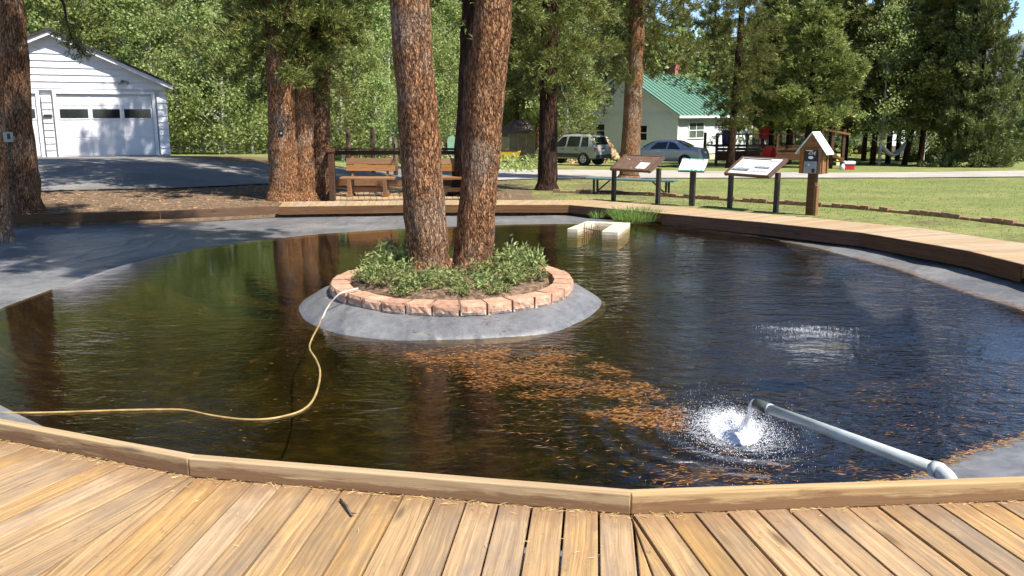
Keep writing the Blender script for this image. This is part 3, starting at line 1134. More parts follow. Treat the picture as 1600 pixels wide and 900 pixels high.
def radial_patch(prof, seg, nzamp=0.0, centre=None):
    mb = MB()
    for r, z in prof:
        for k in range(seg):
            a = 2 * math.pi * k / seg
            rr = r * (1 + nzamp * mnoise.noise(Vector((math.cos(a) * 1.7, math.sin(a) * 1.7, r * 0.3))))
            mb.v.append((rr * math.cos(a), rr * math.sin(a), z + 0.5 * nzamp * mnoise.noise(Vector((math.cos(a) * 3, math.sin(a) * 3, r * 2)))))
    for i in range(len(prof) - 1):
        for k in range(seg):
            k2 = (k + 1) % seg
            mb.f.append((i * seg + k, i * seg + k2, (i + 1) * seg + k2, (i + 1) * seg + k))
    if centre is not None:
        mb.v.append((0, 0, centre))
        c = len(mb.v) - 1
        b = (len(prof) - 1) * seg
        for k in range(seg):
            mb.f.append((b + k, b + (k + 1) % seg, c))
    return mb


radial_patch([(1.76, ZW - 0.56), (1.75, ZW - 0.10), (IR_W + 0.02, ZW - 0.012), (1.62, ZW + 0.045), (1.5, -0.245), (1.38, -0.205), (1.1, -0.2)], 128, 0.045).build('liner_skirt', 'liner', isl, True)
radial_patch([(3.0, ZW - 0.60), (2.5, ZW - 0.50), (2.1, ZW - 0.30), (1.9, ZW - 0.13), (1.80, ZW - 0.055), (1.72, ZW - 0.03)], 96, 0.05).build('silt_slope', 'bed', isl, True)
radial_patch([(1.12, -0.20), (1.1, -0.12), (0.9, -0.075), (0.6, -0.045), (0.3, -0.03)], 48, 0.12, -0.02).build('soil', 'soil', isl, True)


def block_mesh(seed):
    rnd = random.Random(seed)
    mb = MB()
    W1, W0, D, H = 0.252, 0.205, 0.20, 0.118
    NX, NZ = 8, 4
    # outer rough face grid (local +y is outward), the rest plain
    g = {}
    for i in range(NX + 1):
        for j in range(NZ + 1):
            u, v = i / NX, j / NZ
            edge = min(u, 1 - u, v, 1 - v)
            bulge = 0.016 * min(1, edge * 5) + (rnd.uniform(-0.005, 0.006) if edge > 0 else -0.002)
            g[i, j] = len(mb.v)
            mb.v.append(((u - .5) * W1, D / 2 + bulge, v * H))
    for i in range(NX):
        for j in range(NZ):
            mb.f.append((g[i, j], g[i, j + 1], g[i + 1, j + 1], g[i + 1, j]))
    b = len(mb.v)
    mb.v += [(-W0 / 2, -D / 2, 0), (W0 / 2, -D / 2, 0), (W0 / 2, -D / 2, H), (-W0 / 2, -D / 2, H)]
    mb.f.append((b, b + 1, b + 2, b + 3))
    mb.f.append(tuple([g[i, NZ] for i in range(NX + 1)][::-1] + [b + 3, b + 2]))
    mb.f.append(tuple([g[i, 0] for i in range(NX + 1)] + [b + 1, b]))
    mb.f.append(tuple([g[0, j] for j in range(NZ + 1)] + [b + 3, b])[::-1])
    mb.f.append(tuple([g[NX, j] for j in range(NZ + 1)] + [b + 2, b + 1]))
    me = mb.mesh('block')
    me.materials.append(MAT['block'])
    return me


bms = [block_mesh(s) for s in range(5)]
NB = 31
for k in range(NB):
    a = 2 * math.pi * (k + 0.3) / NB
    o = link('block', bms[k % 5], None, isl)
    rr = IR_B - 0.10 + random.uniform(-0.012, 0.012)
    o.location = (rr * math.cos(a), rr * math.sin(a), -0.203 + random.uniform(-0.006, 0.004))
    o.rotation_euler = (random.uniform(-.03, .03), random.uniform(-.025, .025), a - math.pi / 2 + random.uniform(-.03, .03))
# taped patch on the skirt
mb = MB()
for (x0, y0, x1, y1, wd) in ((-1.25, -0.72, -1.0, -1.02, 0.004), (-1.32, -0.66, -0.98, -0.80, 0.004), (-1.32, -0.66, -1.10, -1.12, 0.004)):
    pass


# ------------------------------------------------------------------ foliage builders
def needles_for(cs, ds, rng, nl, ln, wd, spread):
    n = len(cs)
    c = np.repeat(cs, nl, axis=0)
    d = np.repeat(nrm(ds), nl, axis=0) + rng.normal(size=(n * nl, 3)) * spread
    c = c + rng.normal(size=c.shape) * ln * 0.22
    L = ln * rng.uniform(0.6, 1.15, n * nl)
    return diamonds(c, d, L, wd * rng.uniform(0.7, 1.3, n * nl), rng)


def conifer(seed, H, hb, Rc, nb, tpb, nl, ln, wd, shape, e_lo=-0.25, e_hi=0.45, droop=0.25, spread=0.55, lat=0.26, limb=0.018, az_bias=None):
    rng = np.random.default_rng(seed)
    limbs = MB()
    cs, ds = [], []
    for i in range(nb):
        t = (i + rng.random()) / nb
        h = hb + (H - hb) * t
        L = Rc * shape(t) * rng.uniform(0.6, 1.12)
        az = i * 2.39996 + rng.normal() * 0.5
        el = e_lo + (e_hi - e_lo) * t + rng.normal() * 0.13
        out = np.array([math.cos(az), math.sin(az), 0.0])
        side = np.array([-out[1], out[0], 0.0])

        def pt(s):
            return out * (L * s * math.cos(el)) + np.array([0, 0, h + L * s * math.sin(el) - droop * L * s * s * (1 - t) + 0.55 * droop * L * s ** 4])
        pts = [pt(s) for s in (0, .25, .5, .75, 1.0)]
        limbs.tube(pts, [limb * (0.4 + L / Rc) * (1 - 0.8 * s) for s in (0, .25, .5, .75, 1)], 4, False)
        k = max(4, int(tpb * (L / Rc) ** 1.3))
        s = rng.uniform(0.18, 1.02, k) ** 0.75
        # group the tufts into side sprays
        ns = max(3, k // 7)
        spray_l = rng.normal(size=ns) * lat
        spray_s = rng.uniform(0.25, 1.0, ns)
        pick = rng.integers(0, ns, k)
        s = np.clip(spray_s[pick] + rng.normal(size=k) * 0.09, 0.1, 1.05)
        la = (spray_l[pick] + rng.normal(size=k) * 0.05) * L * (1.25 - 0.8 * s)
        P = np.stack([pt(a) for a in s]) + side[None] * la[:, None]
        P[:, 2] += rng.normal(size=k) * 0.06 * min(L, 2.0) - np.abs(la) * 0.12
        D = out[None] * 0.8 + side[None] * np.sign(la)[:, None] * 0.45 + np.array([0, 0, 0.55])[None] + rng.normal(size=(k, 3)) * 0.25
        cs.append(P)
        ds.append(D)
    # leader
    k = 12
    cs.append(np.stack([np.zeros(k), np.zeros(k), np.linspace(H - 0.9, H + 0.1, k)], axis=1) + rng.normal(size=(k, 3)) * 0.05)
    ds.append(np.tile([0, 0, 1.0], (k, 1)) + rng.normal(size=(k, 3)) * 0.6)
    V = needles_for(np.concatenate(cs), np.concatenate(ds), rng, nl, ln, wd, spread)
    return V, limbs


def trunk_mb(pts, rads, seg=14, nz=0.06, nf=4.0):
    P = [Vector(p) for p in pts]
    out, rr = [], []
    n = len(P)
    for i in range(n - 1):
        for k in range(6):
            t = k / 6
            p0, p1, p2, p3 = P[max(i - 1, 0)], P[i], P[i + 1], P[min(i + 2, n - 1)]
            q = 0.5 * ((2 * p1) + (p2 - p0) * t + (2 * p0 - 5 * p1 + 4 * p2 - p3) * t * t + (-p0 + 3 * p1 - 3 * p2 + p3) * t ** 3)
            out.append(q)
            rr.append(rads[i] * (1 - t) + rads[i + 1] * t)
    out.append(P[-1])
    rr.append(rads[-1])
    return MB().tube(out, rr, seg, True, nz, nf)


def mk_conifer(name, label, cat, H, r0, hb, V, limbs, bark_m, leaf_m, group=None):
    root = thing(name, label, cat, group=group)
    trunk_mb([(0, 0, -0.35), (0, 0, 0.25), (0.03, 0, H * .35), (0, 0.03, H * .7), (0, 0, H)], [r0 * 1.35, r0 * 1.05, r0 * .85, r0 * .5, 0.03], 10, 0.05, 3).build('trunk', bark_m, root, True)
    limbs.build('limbs', 'bark_grey' if bark_m != 'bark_dark' else 'bark_dark', root, True)['kind'] = 'stuff'
    cr = link('crown', quad_mesh('crown', V, leaf_m), None, root)
    return root


con_shape = lambda t: (1 - t) ** 0.8 * (0.55 + 0.45 * min(1, t * 6))
pine_shape = lambda t: (math.sin(math.pi * min(1, 0.12 + 0.9 * t)) ** 0.7) * (1 - 0.35 * t)

# crowns shared between trees
pineV = [conifer(11, 15.5, 4.4, 2.6, 80, 120, 15, 0.17, 0.026, pine_shape, -0.35, 0.5, 0.3),
         conifer(23, 16.5, 3.0, 3.0, 110, 120, 15, 0.17, 0.026, lambda t: max(pine_shape(t), 0.75 * (1 - t)), -0.45, 0.5, 0.42)]
farV = [conifer(31, 12.0, 3.0, 2.9, 110, 95, 9, 0.30, 0.066, lambda t: (1 - t) ** 0.5 * (0.7 + .3 * min(1, t * 8)), -0.15, 0.7, 0.15),
        conifer(37, 12.5, 2.8, 2.7, 115, 95, 9, 0.28, 0.066, lambda t: (1 - t) ** 0.5 * (0.75 + .25 * min(1, t * 8)), -0.1, 0.75, 0.15)]
spruceV = conifer(41, 12.5, 0.25, 3.1, 150, 120, 8, 0.28, 0.066, lambda t: (1 - t) ** 0.75, -0.05, 0.55, 0.18, 0.5, 0.3)
tallV = [conifer(51, 19.0, 6.0, 1.9, 80, 60, 8, 0.34, 0.06, lambda t: (1 - t) ** 0.5 * (0.5 + .5 * min(1, t * 4)), -0.2, 0.6, 0.25),
         conifer(57, 17.0, 3.5, 2.0, 84, 60, 8, 0.34, 0.06, lambda t: (1 - t) ** 0.5 * (0.5 + .5 * min(1, t * 4)), -0.2, 0.6, 0.25)]


def aspen(seed, H, hb, Rc, ncl, lpc, size):
    rng = np.random.default_rng(seed)
    limbs = MB()
    cs = []
    for i in range(ncl):
        t = rng.random() ** 0.85
        h = hb + (H - hb) * t
        rad = Rc * (math.sin(math.pi * min(1, 0.18 + 0.82 * t)) ** 0.6) * math.sqrt(rng.random()) * 1.05
        az = rng.uniform(0, 2 * math.pi)
        c = np.array([rad * math.cos(az), rad * math.sin(az), h])
        h0 = max(hb * 0.7, h - rad * 0.9)
        limbs.tube([(0, 0, h0), tuple((c + np.array([0, 0, h0])) / 2 + [0, 0, -0.03]), tuple(c)], [0.022, 0.014, 0.006], 4, False)
        g_ = rng.normal(size=(lpc, 3)) * np.array([0.30, 0.30, 0.20]) * rng.uniform(0.7, 1.3)
        cs.append(c + g_)
    C = np.concatenate(cs)
    D = rng.normal(size=C.shape)
    D[:, 2] -= 0.3
    V = diamonds(C, D, size * rng.uniform(0.7, 1.25, len(C)), size * 0.95, rng)
    return V, limbs


aspV = [aspen(61, 6.5, 0.9, 1.6, 62, 125, 0.115), aspen(67, 8.5, 1.6, 1.8, 76, 125, 0.115), aspen(71, 4.6, 0.4, 1.5, 50, 125, 0.105)]


def mk_aspen(i, H, label, group):
    root = thing('aspen_tree', label, 'tree', group=group)
    trunk_mb([(0, 0, -0.3), (0.03, 0, H * .3), (-0.03, 0.04, H * .65), (0.02, 0, H * .97)], [0.085, 0.07, 0.045, 0.012], 8, 0.05, 3).build('trunk', 'bark_aspen', root, True)
    aspV[i][1].build('limbs', 'bark_aspen', root, True)['kind'] = 'stuff'
    link('crown', quad_mesh('crown', aspV[i][0], 'aspen'), None, root)
    return root


# ------------------------------------------------------------------ foreground and middle pines (own trunks)
SHARED = {}


def own_pine(label, path, rads, bark_m, H, crown, hb_shift, crown_rz, bend=0.06, seg=24, group=None, leaf='pine', cscale=1.0, stub=None, nz=0.11, share=None):
    base = Vector(path[0])
    root = thing('pine_tree', label, 'tree', (base.x, base.y, base.z), group=group)
    loc = [Vector(p) - base for p in path]
    rads = list(rads)
    ax = (loc[1] - loc[0]) / max(0.1, (loc[1] - loc[0]).z)
    r_b = rads[0]
    loc = [loc[0] - ax * 0.3, loc[0] + ax * 0.02, loc[0] + ax * 0.16, loc[0] + ax * 0.42] + loc[1:]
    rads = [r_b * 1.45, r_b * 1.26, r_b * 1.08, r_b * 0.98] + rads[1:]
    trunk_mb(loc, rads, seg + 8, nz, 3.2).build('trunk', bark_m, root, True)
    V, limbs = crown
    top = loc[-1]
    # bend the crown so it follows the leaning trunk
    zs = [p.z for p in loc]
    xs = [p.x for p in loc]
    ys = [p.y for p in loc]

    def follow(A):
        z = A[..., 2] * cscale + hb_shift
        ca, sa = math.cos(crown_rz), math.sin(crown_rz)
        x = (A[..., 0] * ca - A[..., 1] * sa) * cscale + np.interp(z, zs, xs)
        y = (A[..., 0] * sa + A[..., 1] * ca) * cscale + np.interp(z, zs, ys)
        return np.stack([x, y, z], axis=-1)
    if share is not None:
        if share not in SHARED:
            lme = limbs.mesh('limbs', True)
            lme.materials.append(MAT['bark_dark'])
            SHARED[share] = (lme, quad_mesh('crown', V, leaf))
        zm = hb_shift + 6 * cscale
        for nm, me_ in (('limbs', SHARED[share][0]), ('crown', SHARED[share][1])):
            o = link(nm, me_, None, root)
            o.location = (float(np.interp(zm, zs, xs)), float(np.interp(zm, zs, ys)), hb_shift)
            o.rotation_euler = (0, 0, crown_rz)
            o.scale = (cscale,) * 3
            if nm == 'limbs':
                o['kind'] = 'stuff'
        return root
    lm = MB()
    lm.v = [tuple(p) for p in follow(np.array(limbs.v))]
    lm.f = limbs.f
    lm.build('limbs', 'bark_dark', root, True)['kind'] = 'stuff'
    link('crown', quad_mesh('crown', follow(V), leaf), None, root)
    if stub:
        st = MB()
        for a, b in stub:
            a, b = Vector(a) - base, Vector(b) - base
            m_ = (a + b) / 2 + Vector((0, 0, -0.04))
            st.tube([a, m_, b], [0.022, 0.014, 0.005], 5)
        st.build('dead_twigs', 'bark_grey', root, True)
    return root


def lean_path(px0, py0, px1, py1, Y0, Y1, H, zb):
    """a trunk seen from (px0,py0) at its foot to (px1,py1) on the upper frame edge, prolonged to height H"""
    a = atY(px0, py0, Y0)
    a.z = zb
    b = atY(px1, py1, Y1)
    d = (b - a) / (b.z - a.z)
    pts = [a, a + d * (b.z - a.z) * 0.5, b]
    p = b.copy()
    dd = d.copy()
    while p.z < zb + H:
        dd = dd.lerp(Vector((0, 0, 1)), 0.25)
        p = p + dd * 3.0
        pts.append(p.copy())
    return pts


def taper(pts, r0, H, zb):
    return [r0 * (1.12 if i == 0 else max(0.06, 1.0 - 0.92 * ((p.z - zb) / (H + 1.5)) ** 1.1)) for i, p in enumerate(pts)]


p = lean_path(671, 425, 640, -3, 9.85, 9.6, 16.5, -0.12)
own_pine('thick red-barked pine trunk on the island leaning left, shrubs at its foot', p, [0.245, 0.225, 0.215, 0.20, 0.17, 0.13, 0.08, 0.04, .03][:len(p)], 'bark_red', 16.5, pineV[0], 2.6, 0.4, seg=32)
p = lean_path(738, 424, 772, -3, 9.95, 9.8, 16.0, -0.12)
own_pine('red-barked island pine trunk leaning right, beside its left-leaning neighbour', p, [0.225, 0.205, 0.20, 0.185, 0.16, 0.12, 0.08, 0.04, .03][:len(p)], 'bark_red', 16, pineV[0], 2.9, 2.6, seg=32)

b = atg(29, 331)
p = lean_path(33, 331, 12, -3, b.y, b.y, 15, b.z)
own_pine('dark pine trunk at left edge with a small grey box', p, [0.37, 0.30, 0.27, 0.25, 0.2, 0.15, 0.1, 0.05, .03][:len(p)], 'bark_brown', 15, pineV[1], 2.2, 1.1, seg=28, share=1)
hbr = [atY(px_, py_, 13.2) for px_, py_ in ((20, -60), (78, -25), (100, 6), (104, 34), (112, 60), (126, 78), (134, 90))]
lt_root = [o_ for o_ in bpy.data.objects if o_.get('label') == 'dark pine trunk at left edge with a small grey box'][0]
hl = [q_ - lt_root.location for q_ in hbr]
MB().tube(hl, [.035, .028, .02, .016, .012, .008, .004], 6).build('hanging_limb', 'bark_dark', lt_root, True)
rgh = np.random.default_rng(14)
tp = np.array([tuple(hl[3].lerp(hl[6], t_)) for t_ in np.linspace(0, 1, 46)]) + rgh.normal(size=(46, 3)) * np.array([.10, .10, .09]) + np.array([-.06, 0, .02])
link('needle_sprays', quad_mesh('needle_sprays', needles_for(tp, rgh.normal(size=(46, 3)) + np.array([0, 0, -.4]), rgh, 16, .12, .016, .5), 'pine'), None, lt_root)
b = atf(2, 372, lambda x, y: zd(y) - 0.2)
p = lean_path(2, 372, -14, -3, b.y, b.y, 14, b.z)
LT2 = b
own_pine('narrow brown trunk cut by the left frame edge, nearest the pond liner', p, [0.15, 0.13, 0.12, 0.11, 0.1, 0.07, 0.05, 0.03, .03][:len(p)], 'bark_red', 14, pineV[0], 2.4, 4.2, seg=20, share=0)

cl = atg(462, 313)
for (x0, x1, dy, r0, lab, bk, cr, rz, sh) in (
        (446, 434, 0.0, 0.31, 'leftmost and thickest trunk of the red triple pine cluster by the bench', 'bark_red', 1, 0.3, 0.25),
        (477, 472, 0.12, 0.21, 'pale scarred middle trunk of the triple pine cluster by the bench', 'bark_red', 0, 2.0, -0.6),
        (501, 500, 0.35, 0.22, 'darker right trunk of the triple pine cluster next to the railing post', 'bark_brown', 0, 4.4, 0.0)):
    yy = cl.y + dy
    zb = ground((x0 - 800) / F * yy, yy)
    p = lean_path(x0, 313, x1, -3, yy, yy, 15.5, zb)
    own_pine(lab, p, [r0 * 1.12, r0 * .98, r0 * .9, r0 * .8, r0 * .65, r0 * .5, r0 * .3, .04, .03][:len(p)], bk, 15.5, pineV[cr], sh, rz, seg=24, share=cr, cscale=(0.98 if x0 < 460 else 0.78))

b = gp(741, 20.8)
p = lean_path(737, 303, 748, -3, b.y, b.y, 17, b.z)
own_pine('dark shaded pine trunk standing behind the island pair and second bench', p, [0.50, 0.42, 0.38, 0.34, 0.28, 0.2, 0.13, 0.06, .03][:len(p)], 'bark_dark', 17, pineV[1], 2.2, 5.0, seg=24, share=1)  # shade on this trunk is put into the colour by the darker bark
b = atg(855, 297)
p = lean_path(855, 297, 860, -3, b.y, b.y, 16, b.z)
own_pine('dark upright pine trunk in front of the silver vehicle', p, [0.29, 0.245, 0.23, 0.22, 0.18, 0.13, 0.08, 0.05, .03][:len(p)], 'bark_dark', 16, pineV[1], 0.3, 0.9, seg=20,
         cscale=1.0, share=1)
b = atg(984, 281)
T988 = b
p = lean_path(983, 281, 997, -3, b.y, b.y, 16, b.z)
own_pine('orange-red pine trunk in front of the white house gable', p, [0.37, 0.31, 0.29, 0.25, 0.2, 0.15, 0.1, 0.05, .03][:len(p)], 'bark_red', 16, pineV[1], 1.3, 2.4, seg=24, cscale=1.05, share=1)
b = gp(1141, 46)
p = lean_path(1141, 249, 1156, 60, b.y, b.y, 14, b.z)
own_pine('dark drooping pine between the house and the railed deck', p, [0.22, 0.19, 0.17, 0.15, 0.12, 0.1, 0.05, 0.04, .03][:len(p)], 'bark_dark', 14, pineV[1], 0.1, 3.4, seg=14, cscale=0.85, share=1)
# one pine hidden behind the cluster that shades the garage
b = gp(436, 27.0)
p = lean_path(436, 285, 430, -3, b.y, b.y, 15, b.z)
own_pine('pine with a low leafy crown directly behind the triple cluster', p, [0.22, 0.19, 0.18, 0.16, 0.13, 0.1, 0.05, 0.04, .03][:len(p)], 'bark_brown', 15, pineV[1], 0.8, 1.9, seg=14, cscale=0.9, share=1)
b = gp(215, 24.0)
# ------------------------------------------------------------------ far trees
rt = random.Random(5)
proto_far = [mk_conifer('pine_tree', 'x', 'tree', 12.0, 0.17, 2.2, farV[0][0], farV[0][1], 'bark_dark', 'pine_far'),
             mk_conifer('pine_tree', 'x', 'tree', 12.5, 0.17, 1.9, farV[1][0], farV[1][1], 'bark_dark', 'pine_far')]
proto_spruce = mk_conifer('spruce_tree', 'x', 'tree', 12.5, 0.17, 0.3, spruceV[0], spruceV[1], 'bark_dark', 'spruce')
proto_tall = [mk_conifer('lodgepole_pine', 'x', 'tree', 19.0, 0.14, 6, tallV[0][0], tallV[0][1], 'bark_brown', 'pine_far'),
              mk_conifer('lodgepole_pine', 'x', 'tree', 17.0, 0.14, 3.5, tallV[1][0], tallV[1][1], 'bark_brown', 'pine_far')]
used = set()


def plant(proto, loc, rz, scale, label, group=None, tilt=(0, 0)):
    if proto.name in used:
        o = copy_thing(proto, loc, rz, scale, label, group)
        if not group and 'group' in o:
            del o['group']
    else:
        used.add(proto.name)
        o = proto
        o.location, o.rotation_euler, o['label'] = loc, (0, 0, rz), label
        o.scale = (scale,) * 3 if not hasattr(scale, '__len__') else scale
        if group:
            o['group'] = group
    o.rotation_euler = (tilt[0], tilt[1], rz)
    return o


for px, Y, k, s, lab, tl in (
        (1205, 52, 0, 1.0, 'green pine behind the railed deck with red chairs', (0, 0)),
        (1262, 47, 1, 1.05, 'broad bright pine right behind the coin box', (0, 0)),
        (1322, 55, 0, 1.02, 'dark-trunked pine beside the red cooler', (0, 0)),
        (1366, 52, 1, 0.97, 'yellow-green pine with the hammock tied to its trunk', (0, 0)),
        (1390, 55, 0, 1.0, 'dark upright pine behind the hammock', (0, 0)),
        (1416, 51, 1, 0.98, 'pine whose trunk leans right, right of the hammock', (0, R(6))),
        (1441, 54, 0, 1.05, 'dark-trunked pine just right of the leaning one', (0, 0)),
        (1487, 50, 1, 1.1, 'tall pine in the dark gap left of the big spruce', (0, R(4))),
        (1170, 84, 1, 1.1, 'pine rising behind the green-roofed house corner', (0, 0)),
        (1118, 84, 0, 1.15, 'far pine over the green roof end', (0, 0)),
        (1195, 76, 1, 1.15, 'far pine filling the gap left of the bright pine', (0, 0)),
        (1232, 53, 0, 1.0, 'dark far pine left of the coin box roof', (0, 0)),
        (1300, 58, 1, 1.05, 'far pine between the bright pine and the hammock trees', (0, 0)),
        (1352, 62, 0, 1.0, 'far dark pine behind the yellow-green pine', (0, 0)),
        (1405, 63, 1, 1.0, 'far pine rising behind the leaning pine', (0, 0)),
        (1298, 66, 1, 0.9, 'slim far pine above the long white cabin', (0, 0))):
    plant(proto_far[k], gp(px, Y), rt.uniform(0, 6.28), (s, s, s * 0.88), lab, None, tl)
plant(proto_spruce, gp(1522, 48), 0.4, (0.85, 0.85, 1.12), 'large spruce with branches to the ground at the right end')
plant(proto_spruce, gp(1588, 62), 2.1, (0.75, 0.75, 0.62), 'small pointed spruce at the right frame edge')
plant(proto_spruce, gp(1478, 60), 3.3, (0.9, 0.9, 1.05), 'dark spruce half hidden behind the tall pines left of the big spruce')

asp = [mk_aspen(0, 6.5, 'x', None), mk_aspen(1, 8.5, 'x', None), mk_aspen(2, 4.6, 'x', None)]
AG = 'young aspens in the thicket beyond the driveway'
AL = 'pale-trunked aspen in the back rows of the thicket beyond the driveway'
FRONT = {(282, 37): 'low bushy aspen nearest the garage corner', (318, 38): 'front-row aspen, second from the garage corner', (352, 36.5): 'low front-row aspen, third from the garage corner',
         (395, 37.5): 'front-row aspen just left of the triple pine cluster', (535, 37): 'bushy young aspen just right of the triple pine cluster', (560, 38.5): 'taller young aspen behind the first bench',
         (588, 37.5): 'smallest young aspen, just left of the left island trunk', (868, 66): 'low aspen just right of the shed, behind the dark upright trunk'}
for px, Y, k, s in ((282, 37, 2, 0.9), (318, 38, 0, 0.95), (352, 36.5, 2, 1.05), (395, 37.5, 0, 0.95), (372, 41, 1, 0.95), (300, 42, 1, 0.9), (415, 40, 2, 1.0),
                    (535, 37, 2, 1.0), (560, 38.5, 0, 0.85), (588, 37.5, 2, 0.75), (540, 43, 1, 1.0), (610, 42, 1, 0.95), (640, 45, 0, 1.0), (515, 40, 0, 0.9),
                    (672, 46, 1, 0.95), (690, 52, 0, 1.0), (705, 49, 1, 1.0), (800, 67, 0, 1.2), (818, 70, 1, 1.1), (785, 66, 1, 1.05), (868, 66, 2, 1.2), (845, 68, 1, 1.2),
                    (245, 46, 1, 1.05), (200, 48, 1, 1.2), (150, 47, 1, 1.2), (100, 46, 1, 1.2), (60, 45, 1, 1.25), (270, 50, 1, 1.2), (330, 48, 1, 1.25), (440, 47, 1, 1.2),
                    (480, 44, 0, 1.1), (585, 49, 1, 1.25), (625, 53, 1, 1.3), (885, 58, 1, 1.1), (862, 60, 1, 1.2)):
    if (px, Y) in FRONT:
        lab_ = FRONT[(px, Y)]
    else:
        lab_ = AL
    plant(asp[k], gp(px, Y), rt.uniform(0, 6.28), s * rt.uniform(0.95, 1.08), lab_, AG)
plant(asp[1], gp(1376, 50.5), 1.0, 1.05, 'light green aspen with a pale leaning trunk by the hammock', None, (0, R(4)))
plant(asp[0], gp(1445, 57), 1.0, 1.0, 'light green aspen behind the leaning pine')
TG = 'slender lodgepole pines of the forest edge'
TL = 'tall slender lodgepole pine in the forest behind the aspens'
for px, Y in ((20, 50), (78, 54), (118, 50), (180, 55), (222, 48), (262, 56), (300, 52), (345, 57), (388, 49), (425, 55), (470, 52), (520, 57), (556, 50), (598, 58),
              (632, 52), (662, 60), (700, 57), (730, 62), (770, 58), (808, 63), (840, 59), (880, 64), (905, 61), (945, 72), (1000, 74), (1060, 76), (1110, 72)):
    plant(proto_tall[rt.randrange(2)], gp(px, Y), rt.uniform(0, 6.28), (1.0, 1.0, rt.uniform(1.0, 1.35)), TL, TG)

# woodland mass behind
rng = np.random.default_rng(3)


def mass(n, xr, yr, hmax, size, seed):
    r = np.random.default_rng(seed)
    x = r.uniform(*xr, n)
    y = r.uniform(*yr, n)
    z = r.random(n) ** 0.9
    den = np.array([0.5 + 0.9 * mnoise.noise(Vector((a * 0.22, b * 0.3, c * 3.2))) for a, b, c in zip(x, y, z)])
    keep = r.random(n) < np.clip(den + 0.25, 0, 1)
    x, y, z = x[keep], y[keep], z[keep]
    top = np.array([hmax(a) for a in x])
    zz = np.array([ground(a, b) for a, b in zip(x, y)]) + z * top
    c = np.stack([x, y, zz], axis=1)
    return diamonds(c, r.normal(size=c.shape), size * r.uniform(0.6, 1.3, len(c)), size * 0.7, r)


hm = lambda a: (22 + 3 * mnoise.noise(Vector((a * 0.13, 2, 0)))) if a < 9 else 9.5 + 2 * mnoise.noise(Vector((a * 0.13, 2, 0)))
V = np.concatenate([mass(52000, (-62, 30), (66, 78), hm, 0.42, 1), mass(30000, (-72, 30), (80, 95), lambda a: hm(a) * (1.6 if a < 12 else 1.1), 1.2, 2), mass(9000, (30, 62), (84, 100), lambda a: 8.5 if a < 43 else 3.0, 0.9, 4)])
wo = link('woodland', quad_mesh('woodland', V, 'wood_mass'), None)
tag(wo, 'dense sunlit woodland filling the background', 'woodland', None, 'stuff')

# undergrowth at the foot of the forest
V = np.concatenate([mass(9000, (-26, 2), (38, 48), lambda a: 0.7, 0.16, 5)])
tag(link('undergrowth', quad_mesh('undergrowth', V, 'aspen'), None), 'low green undergrowth at the forest edge', 'undergrowth', None, 'stuff')

# distant mountain
mb = MB()
NA, NR = 60, 10
for j in range(NR):
    for i in range(NA):
        az = R(22 + 34 * i / (NA - 1))
        t = j / (NR - 1)
        d = 5200 + 2600 * t
        h = 640 * (t ** 0.8) * (0.78 + 0.5 * mnoise.noise(Vector((i * 0.16, t * 2, 1))) + 0.16 * mnoise.noise(Vector((i * 0.55, t * 5, 3))))
        mb.v.append((d * math.sin(az), d * math.cos(az), -3 + max(0, h)))
for j in range(NR - 1):
    for i in range(NA - 1):
        q = j * NA + i
        mb.f.append((q, q + 1, q + NA + 1, q + NA))
MAT['mountain'] = simple('haze_tinted_slope', (0.085, 0.09, 0.125), 0.95, 0.12, 0.004, bmp=0)  # blue-grey base colour carries the distance haze, no air is modelled
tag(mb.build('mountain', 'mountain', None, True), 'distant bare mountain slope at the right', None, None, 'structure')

# ------------------------------------------------------------------ garage
gl_ = atg(97, 245)
GD = Vector((0.857, 0.515, 0)).normalized()       # along the front, to the right
GN = Vector((GD.y, -GD.x, 0))                     # front normal
GZ = 0.0
garage = thing('garage', 'white clapboard garage with two overhead doors in dappled shade', 'building', (gl_.x, gl_.y, gl_.z), math.atan2(GD.y, GD.x))
# local frame: x along the front, y into the building, z up; x=0 is the left edge of the big door frame
DW, DH = 3.12, 2.13
XR = 3.62                                          # right corner
XA = -0.05                                         # gable apex
ZE, ZA = 2.52, 4.20                                # eave height at right, apex
XL = 2 * XA - XR
slope = (ZA - ZE) / (XR - XA)


def roof_z(x):
    return ZA - slope * abs(x - XA)


